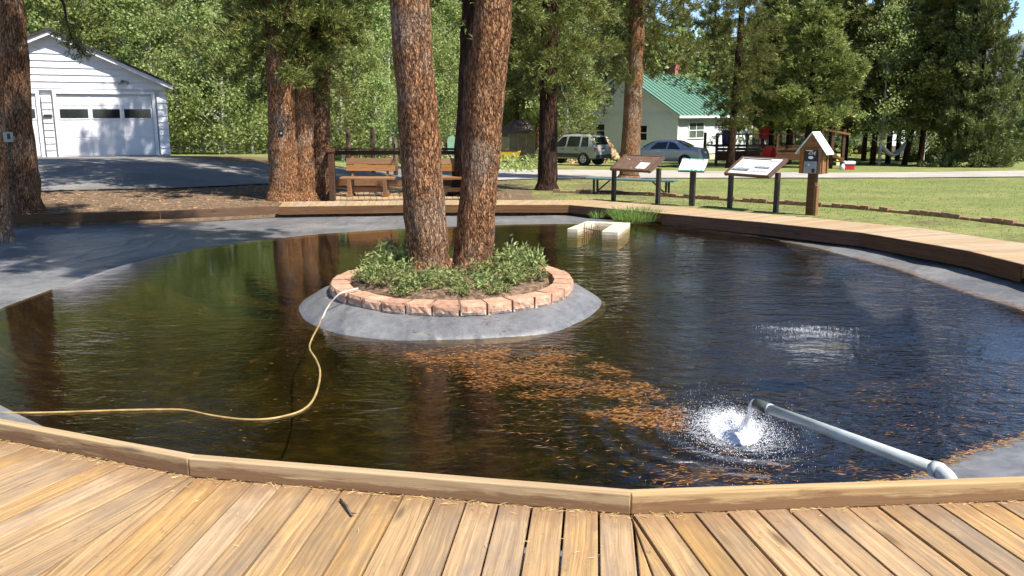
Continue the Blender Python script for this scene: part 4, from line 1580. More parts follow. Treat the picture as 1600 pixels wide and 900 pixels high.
# walls behind the siding
mb = MB()
mb.prism([(XL, 0.085, -0.3), (XR - 0.01, 0.085, -0.3), (XR - 0.01, 0.085, ZE - .02), (XA, 0.085, ZA - .03), (XL, 0.085, ZE - .02)], (0, 7.0, 0))
mb.build('wall', 'white_paint', garage)
DOORS = [(-0.06, DW + 0.06), (-0.62 - DW - 0.06, -0.62 + 0.06)]
bh = 0.235
z = 0.0
while z < ZA - 0.05:
    z1 = min(z + bh - 0.004, ZA - 0.03)
    spans = []
    if z < DH + 0.10:
        z1 = min(z1, z + bh)
        spans = [(DOORS[0][1] + 0.10, XR), (DOORS[1][1] + 0.10, DOORS[0][0] - 0.10)]
        zlow = z
        if z + bh > DH + 0.17:
            spans = [(XL, XR)]
            zlow = DH + 0.17
    else:
        spans = [(XL, XR)]
        zlow = z
    for a, b2 in spans:
        def lim(zz):
            if zz <= ZE:
                return a, b2
            dx = (ZA - zz) / slope
            return max(a, XA - dx), min(b2, XA + dx)
        a0, b0 = lim(zlow)
        a1, b1 = lim(z1)
        if b0 - a0 < 0.1 or z1 - zlow < 0.03:
            continue
        mbb = MB()
        # lapped board: lower edge proud
        mbb.v += [(a0, -0.040, zlow), (b0, -0.040, zlow), (b1, -0.004, z1), (a1, -0.004, z1), (a0, 0.084, zlow), (b0, 0.084, zlow), (b1, 0.084, z1), (a1, 0.084, z1)]
        mbb.f += [(0, 1, 2, 3), (4, 7, 6, 5), (0, 4, 5, 1), (3, 2, 6, 7), (0, 3, 7, 4), (1, 5, 6, 2)]
        mbb.build('siding_board', 'white_paint', garage)
    z += bh
for di, (x0, x1) in enumerate(((0, DW), (-0.62 - DW, -0.62))):
    dr_ = MB().box(((x0 + x1) / 2, 0.055, DH / 2), (x1 - x0, 0.02, DH)).build('overhead_door', 'white_paint', garage)
    rows = [0.02, 0.64, 1.24, 1.76, DH - 0.02]
    for r_ in range(4):
        for c_ in range(3):
            a, b2 = x0 + (x1 - x0) * c_ / 3 + 0.05, x0 + (x1 - x0) * (c_ + 1) / 3 - 0.05
            if r_ == 2:
                z0, z1 = rows[r_] + 0.07, rows[r_ + 1] - 0.09
                fr = MB()
                for (cx, cz, sx, sz) in (((a + b2) / 2, z0, b2 - a + .04, .04), ((a + b2) / 2, z1, b2 - a + .04, .04), (a, (z0 + z1) / 2, .04, z1 - z0 - .04), (b2, (z0 + z1) / 2, .04, z1 - z0 - .04)):
                    fr.box((cx, 0.034, cz), (sx, 0.024, sz))
                fr.build('window_frame', 'white_paint', dr_)
                MB().box(((a + b2) / 2, 0.042, (z0 + z1) / 2), (b2 - a - .03, 0.006, z1 - z0 - .03)).build('pane', 'glass_dark', dr_)
            else:
                MB().box(((a + b2) / 2, 0.040, (rows[r_] + rows[r_ + 1]) / 2), (b2 - a + .06, 0.012, rows[r_ + 1] - rows[r_] - 0.03)).build('door_panel', 'white_paint', dr_, bevel=0.004)
    for c_ in (1, 2):
        MB().box((x0 + (x1 - x0) * c_ / 3, 0.030, DH / 2), (0.035, 0.026, DH - 0.06)).build('door_stile', 'white_paint', dr_)
    MB().box((x0 - 0.05, 0.0, DH / 2 + .03), (0.11, 0.075, DH + 0.06)).build('door_trim', 'white_paint', garage)
    MB().box((x1 + 0.05, 0.0, DH / 2 + .03), (0.11, 0.075, DH + 0.06)).build('door_trim', 'white_paint', garage)
    MB().box(((x0 + x1) / 2, 0.0, DH + 0.10), (x1 - x0 + 0.22, 0.08, 0.11)).build('door_trim', 'white_paint', garage)
# roof with barge boards
for sgn in (1, -1):
    xe = XA + sgn * (XR - XA + 0.20)
    ze = roof_z(xe)
    rf = MB().prism([(XA, -0.36, ZA + 0.07), (xe, -0.36, ze + 0.07), (xe, -0.36, ze + 0.15), (XA, -0.36, ZA + 0.16)], (0, 7.6, 0)).build('roof', 'shingle', garage)
    MB().prism([(XA, -0.30, ZA - 0.08), (xe, -0.30, ze - 0.08), (xe, -0.30, ze + 0.066), (XA, -0.30, ZA + 0.066)], (0, 0.035, 0)).build('barge_board', 'white_paint', rf)
    MB().prism([(XA, -0.26, ZA + 0.04), (xe, -0.26, ze + 0.04), (xe, -0.26, ze + 0.066), (XA, -0.26, ZA + 0.066)], (0, 0.28, 0)).build('soffit', 'white_paint', rf)
lampg = MB().box((DW * 0.70, -0.04, 2.62), (0.10, 0.06, 0.10))
lampg.tube([(DW * .70 - .02, -0.06, 2.62), (DW * .70 - .16, -0.14, 2.57)], [0.035, 0.065], 10)
lampg.tube([(DW * .70 + .02, -0.06, 2.62), (DW * .70 + .16, -0.14, 2.57)], [0.035, 0.065], 10)
lampg.build('flood_light', 'grey_steel', garage, True)
MB().box((-0.31, -0.045, 1.42), (0.26, 0.06, 0.10)).build('mail_slot', 'dark_steel', garage)

# ------------------------------------------------------------------ green-roofed house
HZ = 62.0
hc = gp(1058, HZ)
HA = R(44)
RD = Vector((math.cos(HA), math.sin(HA), 0))      # along the right wall, away from us
LD = Vector((-math.sin(HA), math.cos(HA), 0))     # along the gable wall, to the left
house = thing('house', 'white house with ribbed green metal roof and brick chimney', 'building', (hc.x, hc.y, hc.z), HA)
# local frame: x along the right wall, y along the gable wall to the left
HW, HL, HE, HAp = 10.0, 13.0, 3.35, 6.25
wl = MB()
wl.prism([(0.02, 0.02, 0.4), (0.02, HW, 0.4), (0.02, HW, HE), (0.02, HW / 2, HAp), (0.02, 0.02, HE)], (HL, 0, 0))
wl.build('wall', 'house_white', house)
MB().box((HL / 2, HW / 2, 0.0), (HL - 0.1, HW - 0.1, 0.8)).build('foundation', 'cream', house)
zz = 0.42
while zz < HE - 0.1:
    MB().prism([(0.0, -0.018, zz), (HL, -0.018, zz), (HL, 0.0, zz + 0.21), (0.0, 0.0, zz + 0.21)], (0, 0.03, 0)).build('siding_board', 'house_white', house)
    MB().prism([(-0.018, HW, zz), (-0.018, -0.01, zz), (0.0, -0.01, zz + 0.21), (0.0, HW, zz + 0.21)], (0.03, 0, 0)).build('siding_board', 'house_white', house)
    zz += 0.215
MB().box((-0.028, HW / 2, HE - 0.06), (0.03, HW, 0.10)).build('trim_board', 'house_white', house)
MB().box((-0.03, -0.03, (HE + .4) / 2), (0.09, 0.09, HE - .4)).build('corner_board', 'house_white', house)


def window(parent, cx, cz, wd, ht, axis, grid=(1, 2), glass='glass_green'):
    """axis 'x': on the right wall (y=0); axis 'y': on the gable wall (x=0)"""
    def P(u, dep, v, su, sd, sv):
        return ((u, dep, v), (su, sd, sv)) if axis == 'x' else ((dep, u, v), (sd, su, sv))
    fr = MB()
    for u, v, su, sv in ((cx, cz + ht / 2, wd + .14, .09), (cx, cz - ht / 2, wd + .14, .09), (cx - wd / 2, cz, .09, ht - .09), (cx + wd / 2, cz, .09, ht - .09)):
        fr.box(*P(u, -0.035, v, su, 0.07, sv))
    wo_ = fr.build('window', 'white', parent)
    for i in range(grid[0]):
        for j in range(grid[1]):
            pw, ph = (wd - .09) / grid[0], (ht - .09) / grid[1]
            u, v = cx - wd / 2 + .045 + pw * (i + .5), cz - ht / 2 + .045 + ph * (j + .5)
            MB().box(*P(u, -0.03, v, pw - .05, 0.02, ph - .05)).build('pane', glass, wo_)
    mu = MB()
    if grid[0] > 1:
        mu.box(*P(cx, -0.04, cz, .06, 0.03, ht - .1))
    if grid[1] > 1:
        mu.box(*P(cx, -0.042, cz, wd - .1, 0.026, .06))
    mu.build('mullion', 'white', wo_)


window(house, 7.1, 2.05, 0.95, 1.05, 'y', glass='glass_dark')
window(house, 3.1, 1.95, 1.0, 1.15, 'y', glass='glass_dark')
window(house, 2.3, 2.15, 1.9, 1.15, 'x', (2, 2))
window(house, 6.8, 2.2, 1.5, 1.15, 'x', (2, 2))
for yv in (8.4, 9.1):
    MB().tube([(-0.06, yv, 0.5), (-0.06, yv, 2.6)], 0.03, 6).build('pipe', 'house_white', house)
roofr = thing('roof', None, None)
roofr.parent = house
ov = 0.45
for side, nm in ((0, 'right'), (1, 'left')):
    y0 = -ov if side == 0 else HW + ov
    z0 = HE - ov * (HAp - HE) / (HW / 2)
    npan = 27
    for k in range(npan):
        xa, xb = -ov + (HL + 2 * ov) * k / npan, -ov + (HL + 2 * ov) * (k + 1) / npan
        mbp = MB()
        mbp.prism([(xa, y0, z0 + .10), (xb - .004, y0, z0 + .10), (xb - .004, HW / 2, HAp + .10), (xa, HW / 2, HAp + .10)], (0, 0, 0.02))
        mbp.prism([(xa, y0, z0 + .12), (xa + .07, y0, z0 + .12), (xa + .07, HW / 2, HAp + .12), (xa, HW / 2, HAp + .12)], (0, 0, 0.075))
        mbp.build('roof_panel', 'green_metal', roofr)
    MB().box((HL / 2, y0, z0 + 0.02), (HL + 2 * ov, 0.04, 0.16)).build('fascia', 'white', roofr)
    MB().prism([(-ov, y0, z0 - .06), (-ov, HW / 2, HAp - .06), (-ov, HW / 2, HAp + .095), (-ov, y0, z0 + .095)], (0.05, 0, 0)).build('barge_board', 'house_white', roofr)
chim = MB().box((7.0, HW / 2 + .5, HAp + 0.1), (0.75, 0.75, 1.6)).build('chimney', 'red_brick', house)
MB().box((7.0, HW / 2 + .5, HAp - 0.15), (0.80, 0.80, 0.55)).build('flashing', 'white', chim)

# ------------------------------------------------------------------ long cabin with skirting behind the right-hand trees, and one more white house
cc_ = gp(1389, 72)
cabin = thing('cabin', 'long white cabin with dark skirting behind the pines', 'building', (cc_.x, cc_.y, cc_.z), R(40))
MB().box((5, 5, 1.75), (10, 10, 2.1)).build('wall', 'house_white', cabin)
MB().box((5, 5, 0.3), (9.9, 9.9, 1.0)).build('skirting', 'brown_paint', cabin)
MB().prism([(-.3, -.3, 2.8), (10.3, -.3, 2.8), (10.3, 5, 4.3), (-.3, 5, 4.3)], (0, 0, 0.12)).build('roof', 'white', cabin)
MB().prism([(-.3, 10.3, 2.8), (10.3, 10.3, 2.8), (10.3, 5, 4.3), (-.3, 5, 4.3)], (0, 0, 0.12)).build('roof', 'white', cabin)
window(cabin, 3.0, 2.0, 1.0, 0.9, 'x')
window(cabin, 7.5, 2.0, 1.0, 0.9, 'x')
b = gp(1442, 66)
porch = thing('porch', 'small brown-roofed timber porch behind the dark pine trunks', 'porch', (b.x, b.y, b.z), R(10))
MB().box((1, 0.8, 0.35), (2.6, 1.8, 0.7)).build('base', 'cream', porch)
MB().box((1, 0.8, 1.62), (2.9, 2.0, 0.16)).build('roof', 'orangewood', porch)
for dx in (-0.2, 2.2):
    for dy in (0.0, 1.6):
        MB().box((dx, dy, 1.1), (0.12, 0.12, 0.9)).build('post', 'brownwood', porch)
b = gp(1212, 80)
h2 = thing('white_cabin', 'small white cabin glimpsed above the railed deck', 'building', (b.x, b.y, b.z), R(20))
MB().box((0, 2, 2.3), (6, 4, 4.6)).build('wall', 'house_white', h2)
MB().prism([(-3.3, -.3, 4.6), (3.3, -.3, 4.6), (3.3, 2, 5.9), (-3.3, 2, 5.9)], (0, 0, 0.12)).build('roof', 'white', h2)
MB().prism([(-3.3, 4.3, 4.6), (3.3, 4.3, 4.6), (3.3, 2, 5.9), (-3.3, 2, 5.9)], (0, 0, 0.12)).build('roof', 'white', h2)
window(h2, -1.5, 2.6, 1.0, 1.0, 'x', glass='glass_dark')
window(h2, 1.2, 2.6, 1.0, 1.0, 'x', glass='glass_dark')

# raised timber deck with red chairs
b = gp(1180, 52)
td = thing('raised_deck', 'raised brown timber deck with rails behind the signs', 'deck', (b.x, b.y, b.z), R(4))
for k in range(12):
    MB().box((-2.6 + k * 0.45, 0, 1.15), (0.43, 2.4, 0.05)).build('plank', 'brownwood', td)
for k in range(4):
    MB().box((-2.7 + k * 1.8, -1.2, 0.95), (0.14, 0.14, 1.9)).build('post', 'brownwood', td)
    MB().box((-2.7 + k * 1.8, 1.2, 0.95), (0.14, 0.14, 1.9)).build('post', 'brownwood', td)
for zz in (1.0, 1.85):
    MB().box((0, -1.22, zz), (5.5, 0.06, 0.16 if zz < 1.5 else 0.09)).build('rail', 'brownwood', td)
MB().box((0.0, -1.18, 0.62), (5.4, 0.04, 0.55)).build('skirt_board', 'brownwood', td)
um = thing('patio_canopy', 'tan canopy over the raised timber deck', 'canopy', (b.x + 1.5, b.y + .3, b.z + 1.17))
MB().prism([(-1.4, -1, 1.5), (1.4, -1, 1.5), (1.2, 0, 1.85), (-1.2, 0, 1.85)], (0, 0, 0.03)).build('cover', 'canvas', um)
MB().prism([(-1.4, 1, 1.5), (1.4, 1, 1.5), (1.2, 0, 1.85), (-1.2, 0, 1.85)], (0, 0, 0.03)).build('cover', 'canvas', um)
for dx in (-1.3, 1.3):
    for dy in (-.9, .9):
        MB().tube([(dx, dy, 0), (dx, dy, 1.52)], 0.03, 6).build('pole', 'dark_steel', um)


def lawn_chair(label, loc, rz):
    ch = thing('deck_chair', label, 'chair', loc, rz)
    MB().box((0, 0, 0.40), (0.55, 0.5, 0.05)).build('seat', 'red', ch)
    MB().prism([(-.28, .24, .40), (.28, .24, .40), (.30, .46, 1.0), (.2, .49, 1.1), (-.2, .49, 1.1), (-.30, .46, 1.0)], (0, 0.04, 0)).build('backrest', 'red', ch)
    for dx in (-.26, .26):
        for dy in (-.22, .22):
            MB().box((dx, dy, 0.19), (0.05, 0.05, 0.38)).build('leg', 'red', ch)
        MB().box((dx * 1.2, 0, 0.62), (0.09, 0.55, 0.03)).build('armrest', 'red', ch)


lawn_chair('red chair standing on the raised timber deck', (b.x + 0.45, b.y, b.z + 1.175), R(170))
q = gp(1192, 49.2)
lawn_chair('red chair on the grass in front of the raised deck, slanted', q, R(200))
q2 = gp(1207, 49.6)
lawn_chair('dark red chair on the grass nearest the coin box', q2, R(150))
bn = thing('planter_bin', 'navy bin standing on the deck rail end', 'bin', (b.x - 1.9, b.y - .6, b.z + 1.175))
MB().tube([(0, 0, 0), (0, 0, 0.85)], [0.22, 0.28], 12).build('tub', 'blue', bn, True)
MB().tube([(0, 0, 0.85), (0, 0, 0.9)], [0.30, 0.30], 12).build('lid', 'blue', bn, True)
# timber stair post of the cabin behind the coin box
b = gp(1300, 45)
st = thing('porch_steps', 'brown timber porch frame and steps behind the coin box', 'steps', b, R(8))
for dx in (-0.55, 0.0, 0.62):
    MB().box((dx, 0, 1.0), (0.15, 0.15, 2.0)).build('post', 'brownwood', st)
MB().bar((-0.5, -0.1, 2.0), (0.9, -0.1, 1.75), 0.1, 0.1).build('handrail', 'orangewood', st)
MB().bar((0.0, -0.12, 0.75), (0.75, -0.6, 0.15), 0.06, 0.16).build('stringer', 'orangewood', st)
for k in range(3):
    MB().box((0.2 + k * .2, -0.3 - k * .12, 0.55 - k * .18), (0.3, 0.7, 0.05)).build('tread', 'orangewood', st)

# cooler, yellow board, hammock, gas bottle
b = atg(1326, 265)
co = thing('cooler', 'red cooler with white lid on the grass by the road', 'cooler', b, R(-8))
MB().prism([(-.24, -.16, 0), (.24, -.16, 0), (.24, .16, 0), (-.24, .16, 0)], (0, 0, 0.30)).build('body', 'red', co, bevel=0.02)
MB().box((0, 0, 0.36), (0.54, 0.38, 0.11)).build('lid', 'white', co, bevel=0.02)
MB().bar((-.26, -.18, .30), (.26, -.18, .30), 0.02, 0.03).build('handle', 'white', co)
b = atg(1316, 266)
jg = thing('water_jug', 'small white and blue jug beside the red cooler', 'jug', b)
MB().tube([(0, 0, 0), (0, 0, 0.22), (0, 0, 0.28), (0, 0, 0.33)], [0.11, 0.11, 0.06, 0.05], 12).build('body', 'white', jg, True)
MB().tube([(0, 0, 0.33), (0, 0, 0.38)], [0.06, 0.06], 10).build('cap', 'blue', jg)
b = atg(1312, 262)
ys = thing('yard_sign', 'small yellow board standing in the grass behind the cooler', 'sign', b, R(6))
MB().box((0, 0, 0.42), (0.42, 0.03, 0.62)).build('board', 'paper', ys)
for dx in (-.12, .12):
    MB().box((dx, 0.0, 0.05), (0.03, 0.02, 0.14)).build('stake', 'greypost', ys)
pa_, pb_ = gp(1376, 50.5), gp(1416, 51)
hm_ = thing('hammock', 'white hammock slung between two trunks', 'hammock', pa_)
mb = MB()
d = pb_ - pa_
for i in range(13):
    t = i / 12
    s_ = 4 * t * (1 - t)
    c = d * t + Vector((0, 0, 1.35 - 0.85 * s_))
    hw = 0.05 + 0.40 * s_ ** .5
    for j in range(5):
        u = (j - 2) / 2
        mb.v.append((c.x, c.y + u * hw, c.z + 0.16 * u * u * s_))
for i in range(12):
    for j in range(4):
        k = i * 5 + j
        mb.f.append((k, k + 1, k + 6, k + 5))
hb_ = mb.build('bed', 'white', hm_, True)
sd_ = hb_.modifiers.new('thick', 'SOLIDIFY')
sd_.thickness = 0.02

# ------------------------------------------------------------------ shed, yellow cart, green board, white hut beyond the road
b = gp(822, 62)
sh = thing('shed', 'small tan panelled shed with purple-brown roof', 'shed', (b.x, b.y, b.z), R(18))
MB().box((0, 1.2, 1.0), (2.6, 2.4, 2.0)).build('wall', 'tan_ply', sh)
for k in range(5):
    MB().box((-1.25 + k * .62, -0.02, 1.0), (0.07, 0.05, 2.0)).build('batten', 'canvas', sh)
for k in range(3):
    MB().box((-1.33, 0.1 + k * 1.1, 1.0), (0.05, 0.07, 2.0)).build('batten', 'canvas', sh)
MB().poly([(-1.6, -.3, 1.98), (1.6, -.3, 1.98), (0.35, 1.2, 3.0), (-0.35, 1.2, 3.0)]).poly([(1.6, -.3, 1.98), (1.6, 2.7, 1.98), (0.35, 1.2, 3.0)]).poly([(1.6, 2.7, 1.98), (-1.6, 2.7, 1.98), (-0.35, 1.2, 3.0), (0.35, 1.2, 3.0)]).poly([(-1.6, 2.7, 1.98), (-1.6, -.3, 1.98), (-0.35, 1.2, 3.0)]).build('roof', 'tin_roof', sh)
b = gp(783, 60)
fn = thing('board_fence', 'tan board fence between the trees and the shed', 'fence', b, R(4))
for k in range(8):
    MB().box((-1.0 + k * 0.21, 0, 0.85), (0.2, 0.03, 1.7)).build('board', 'tan_ply', fn)
for k in range(2):
    MB().box((-.3, 0.04, 0.4 + k * .9), (1.7, 0.05, 0.09)).build('rail', 'greypost', fn)
b = atg(790, 252)
b = gp(791, 47)
wbw = thing('wheelbarrow', 'yellow wheelbarrow tub cart on the grass beyond the road', 'cart', b, R(-12))
MB().prism([(-.62, -.32, .38), (.55, -.32, .38), (.78, -.36, .88), (-.72, -.36, .88)], (0, .68, 0)).build('tub', 'yellow', wbw, bevel=0.02)
MB().box((0.0, 0, .90), (1.45, .74, .04)).build('rim', 'dark_steel', wbw)
for s_ in (-.28, .28):
    MB().bar((-.7, s_, .34), (.75, s_, .40), .05, .05).build('rail', 'dark_steel', wbw)
    MB().bar((.70, s_, .42), (1.02, s_, 1.15), .05, .05).build('handle', 'dark_steel', wbw)
    MB().bar((.35, s_, .36), (.45, s_, .0), .04, .04).build('leg', 'dark_steel', wbw)
wh = MB().tube([(-.75, -.07, .2), (-.75, .07, .2)], .2, 14).build('wheel', 'rubber', wbw)
b = gp(706, 45)
gs = thing('lawn_chair', 'pale green round-topped chair back seen over the bench rail', 'chair', b, R(-10))
pts = [(-.22, 0, .75)] + [(-.25 * math.cos(a), 0, 1.35 + .25 * math.sin(a)) for a in [math.pi * k / 8 for k in range(9)]] + [(.22, 0, .75)]
MB().prism(pts, (0, .03, 0)).build('backrest', 'green_sign', gs, bevel=0.008)
MB().box((0, -.22, .62), (.5, .5, .04)).build('seat', 'green_sign', gs, bevel=0.008)
for dx in (-.22, .22):
    MB().bar((dx, 0.02, .8), (dx, .12, 0), .04, .04, (1, 0, 0)).build('leg', 'orangewood', gs)
    MB().bar((dx, -.42, .62), (dx, -.46, 0), .04, .04, (1, 0, 0)).build('leg', 'orangewood', gs)
b = gp(686, 60)
wh_ = thing('white_hut', 'white hut wall glimpsed between the island trunks', 'building', b, R(10))
MB().box((0, 1.2, 1.5), (1.5, 2.4, 3.0)).build('wall', 'house_white', wh_)
MB().prism([(-1.0, -.3, 2.95), (1.1, -.3, 2.95), (.05, -.3, 3.7)], (0, 3, 0)).build('roof', 'white', wh_)
MB().box((.35, -.02, 1.0), (.5, .05, 2.0)).build('door', 'brown_paint', wh_)

# old fence posts on the lawn behind the railing
for px, py0, h, lab in ((545, 262, 1.55, 'weathered fence post directly behind the first bench'), (583, 262, 1.6, 'taller weathered fence post right of its twin behind the first bench'), (618, 262, 1.35, 'short weathered fence post beside the left island trunk')):
    b = gp(px, 31)
    po = thing('fence_post', lab, 'post', b)
    MB().tube([(0, 0, -.2), (0, 0, h), (0, 0, h + .03)], [.085, .08, .05], 10).build('shaft', 'greypost', po, True)
    MB().box((0, -.09, h * .8), (.05, .03, .12)).build('bracket', 'dark_steel', po)
# ------------------------------------------------------------------ cars


def car(name, label, loc, rz, L, st, paint, panes, rear_pane, front_pane, wheels, wr, suv):
    """local x from the tail (0) to the nose (L); stations (x, zbottom, zbelt, ztop, half belt width, half top width)"""
    root = thing(name, label, 'car', loc, rz)

    def interp(x):
        xs = [s[0] for s in st]
        return [np.interp(x, xs, [s[i] for s in st]) for i in range(1, 6)]

    def section(x):
        zb, zl, zt, wb, wt = interp(x)
        half = [(0, zt + 0.015), (wt * .7, zt + 0.01), (wt * .93, zt - 0.02), (wt, zt - 0.06 * min(1, (zt - zl) * 3)), (wb * .995, zl + 0.01), (wb, zl - 0.05),
                (wb * 1.005, (zl + zb) / 2), (wb * .985, zb + .08), (wb * .93, zb), (0, zb)]
        return half
    xs = []
    for a, b_ in zip(st[:-1], st[1:]):
        xs += [a[0] + (b_[0] - a[0]) * t / 3 for t in range(3)]
    xs.append(st[-1][0])
    mb_ = MB()
    secs = []
    for x in xs:
        h = section(x)
        full = h + [(-y, z_) for y, z_ in reversed(h[1:-1])]
        secs.append(len(mb_.v))
        mb_.v += [(x, y, z_) for y, z_ in full]
    nn = len(full)
    for i in range(len(xs) - 1):
        for k in range(nn):
            k2 = (k + 1) % nn
            mb_.f.append((secs[i] + k, secs[i] + k2, secs[i + 1] + k2, secs[i + 1] + k))
    mb_.f.append(tuple(secs[0] + k for k in reversed(range(nn))))
    mb_.f.append(tuple(secs[-1] + k for k in range(nn)))
    body = mb_.build('body', paint, root, True)
    body.data.polygons.foreach_set('use_smooth', [True] * len(body.data.polygons))
    for s_ in (-1, 1):
        for pl in panes:
            pts = []
            for x, t in pl:
                zb, zl, zt, wb, wt = interp(x)
                zlo, zhi = zl + 0.02, zt - 0.07
                pts.append((x, s_ * (wb * .995 + (wt - wb * .995) * t + 0.012), zlo + (zhi - zlo) * t))
            MB().prism(pts, (0, s_ * 0.008, 0)).build('window', 'glass_dark', root)
    for pane in (rear_pane, front_pane):
        (x0, y0, z0), (x1, y1, z1) = pane
        nx = -1 if pane is rear_pane else 1
        MB().prism([(x0, -y0, z0), (x0, y0, z0), (x1, y1, z1), (x1, -y1, z1)], (nx * 0.03, 0, 0.02)).build('windscreen', 'glass_dark', root)
    for wx in wheels:
        for s_ in (-1, 1):
            wb = interp(wx)[3]
            y1 = s_ * (wb + 0.012)
            MB().tube([(wx, s_ * (wb - .25), wr), (wx, y1 - s_ * .004, wr)], wr * 1.16, 20).build('wheel_arch', 'black', root)
            wl_ = MB().tube([(wx, y1 - s_ * .22, wr), (wx, y1 - s_ * .03, wr), (wx, y1 + s_ * .012, wr)], [wr, wr, wr * .93], 22).build('wheel', 'rubber', root, True)
            MB().tube([(wx, y1, wr), (wx, y1 + s_ * .02, wr)], wr * .62, 16).build('rim', 'alloy', wl_)
            sp = MB()
            for k in range(5):
                a = 2 * math.pi * k / 5 + .3
                sp.box((wx + wr * .38 * math.cos(a), y1 + s_ * .022, wr + wr * .38 * math.sin(a)), (.07, .012, .07), Matrix.Rotation(-a, 3, 'Y'))
            sp.build('rim_opening', 'black', wl_)
    return root, interp


SUVst = [(0, .50, .72, .74, .80, .74), (.04, .40, .80, .86, .86, .80), (.08, .38, 1.00, 1.04, .88, .76), (.14, .36, 1.03, 1.22, .885, .74), (.34, .35, 1.03, 1.66, .89, .665), (.60, .34, 1.03, 1.735, .89, .68),
         (1.8, .34, 1.01, 1.75, .89, .70), (2.45, .34, .99, 1.70, .89, .69), (3.15, .34, .98, 1.11, .88, .80), (3.5, .34, .96, 1.06, .88, .79), (4.2, .36, .85, .95, .84, .72), (4.40, .48, .62, .76, .74, .62)]
ca = R(180 - 37)
b = atg(941, 263)
b = gp(944, 50.5)
suv, si = car('parked_suv', 'silver-beige four-door sport utility vehicle parked by the white house', b + Vector((0, 0, 0.03)), ca, 4.4, SUVst, 'suv_paint',
              [[(.52, .05), (1.02, .05), (1.00, .95), (.62, .95)], [(1.16, .05), (2.0, .05), (1.93, .95), (1.14, .95)], [(2.12, .05), (2.95, .05), (2.42, .93), (2.06, .95)]],
              ((.145, .66, 1.16), (.315, .60, 1.60)), ((3.02, .66, 1.17), (2.56, .62, 1.63)), (.86, 3.48), .345, True)
for s_ in (-1, 1):
    MB().box((0.10, s_ * .80, .88), (.10, .17, .30)).build('tail_light', 'red_lens', suv, bevel=0.02)
    MB().bar((.7, s_ * .60, 1.80), (2.3, s_ * .60, 1.81), .04, .04).build('roof_rail', 'grey_plastic', suv)
    MB().box((2.2, s_ * .90, .55), (2.1, .04, .24)).build('side_cladding', 'grey_plastic', suv)
    for hx in (1.35, 2.3):
        MB().box((hx, s_ * .905, .90), (.16, .03, .04)).build('door_handle', 'black', suv)
    MB().box((2.75, s_ * .98, 1.05), (.1, .16, .14)).build('mirror', 'suv_paint', suv, bevel=0.02)
MB().box((.03, 0, .50), (.16, 1.68, .22)).build('bumper', 'grey_plastic', suv, bevel=0.03)
MB().box((.035, 0, .80), (.03, .34, .17)).build('license_plate', 'white', suv)
MB().box((.055, 0, .97), (.03, .44, .05)).build('tailgate_handle', 'black', suv)

SEDst = [(0, .46, .62, .66, .72, .66), (.06, .34, .74, .82, .82, .72), (.14, .28, .86, .98, .86, .73), (.55, .27, .90, 1.02, .875, .72), (.82, .27, .91, 1.05, .88, .70), (1.5, .26, .92, 1.38, .885, .57), (1.85, .26, .92, 1.43, .885, .57),
         (2.5, .26, .91, 1.41, .885, .58), (2.85, .26, .90, 1.34, .88, .60), (3.5, .26, .88, .98, .875, .74), (4.2, .28, .76, .84, .84, .70), (4.45, .34, .64, .70, .76, .62), (4.55, .42, .56, .60, .66, .56)]
b = gp(1104, 48.0)
sed, si = car('parked_sedan', 'blue-grey sedan parked beside the white house', b + Vector((0, 0, 0.02)), R(180 - 27), 4.55, SEDst, 'sedan_paint',
              [[(1.22, .06), (1.95, .05), (1.92, .94), (1.62, .92)], [(2.05, .05), (3.0, .06), (2.62, .93), (2.0, .95)]],
              ((.86, .62, 1.09), (1.45, .50, 1.36)), ((3.42, .64, 1.03), (2.90, .52, 1.32)), (.95, 3.62), .32, False)
for s_ in (-1, 1):
    MB().box((0.13, s_ * .70, .76), (.12, .26, .17)).build('tail_light', 'red_lens', sed, bevel=0.03)
    for hx in (1.45, 2.45):
        MB().box((hx, s_ * .895, .80), (.15, .03, .035)).build('door_handle', 'alloy', sed)
    MB().box((2.95, s_ * .96, .98), (.1, .16, .11)).build('mirror', 'sedan_paint', sed, bevel=0.02)
MB().box((.04, 0, .45), (.14, 1.5, .2)).build('bumper', 'sedan_paint', sed, bevel=0.04)
MB().box((.035, 0, .72), (.05, .34, .17)).build('license_plate', 'white', sed)

# ------------------------------------------------------------------ heap of split firewood behind the silver car
b = gp(932, 57)
fp = thing('firewood_pile', 'heap of pale split firewood against the house', 'firewood', b)
rw = random.Random(4)
mb = MB()
for k in range(420):
    x = rw.uniform(-1.8, 1.7)
    y = rw.uniform(-.9, .9)
    top = 1.75 * math.exp(-((x) / 1.25) ** 4) * math.exp(-(y / 1.0) ** 2)
    z = top * rw.random() ** .35
    a = rw.uniform(0, math.pi)
    d = Vector((math.cos(a), math.sin(a) * .8, rw.uniform(-.4, .4))).normalized() * .2
    c = Vector((x, y, z))
    mb.tube([c - d, c + d], rw.uniform(.06, .10), 3)
pl = mb.build('split_logs', 'logwood', fp)
pl['kind'] = 'stuff'

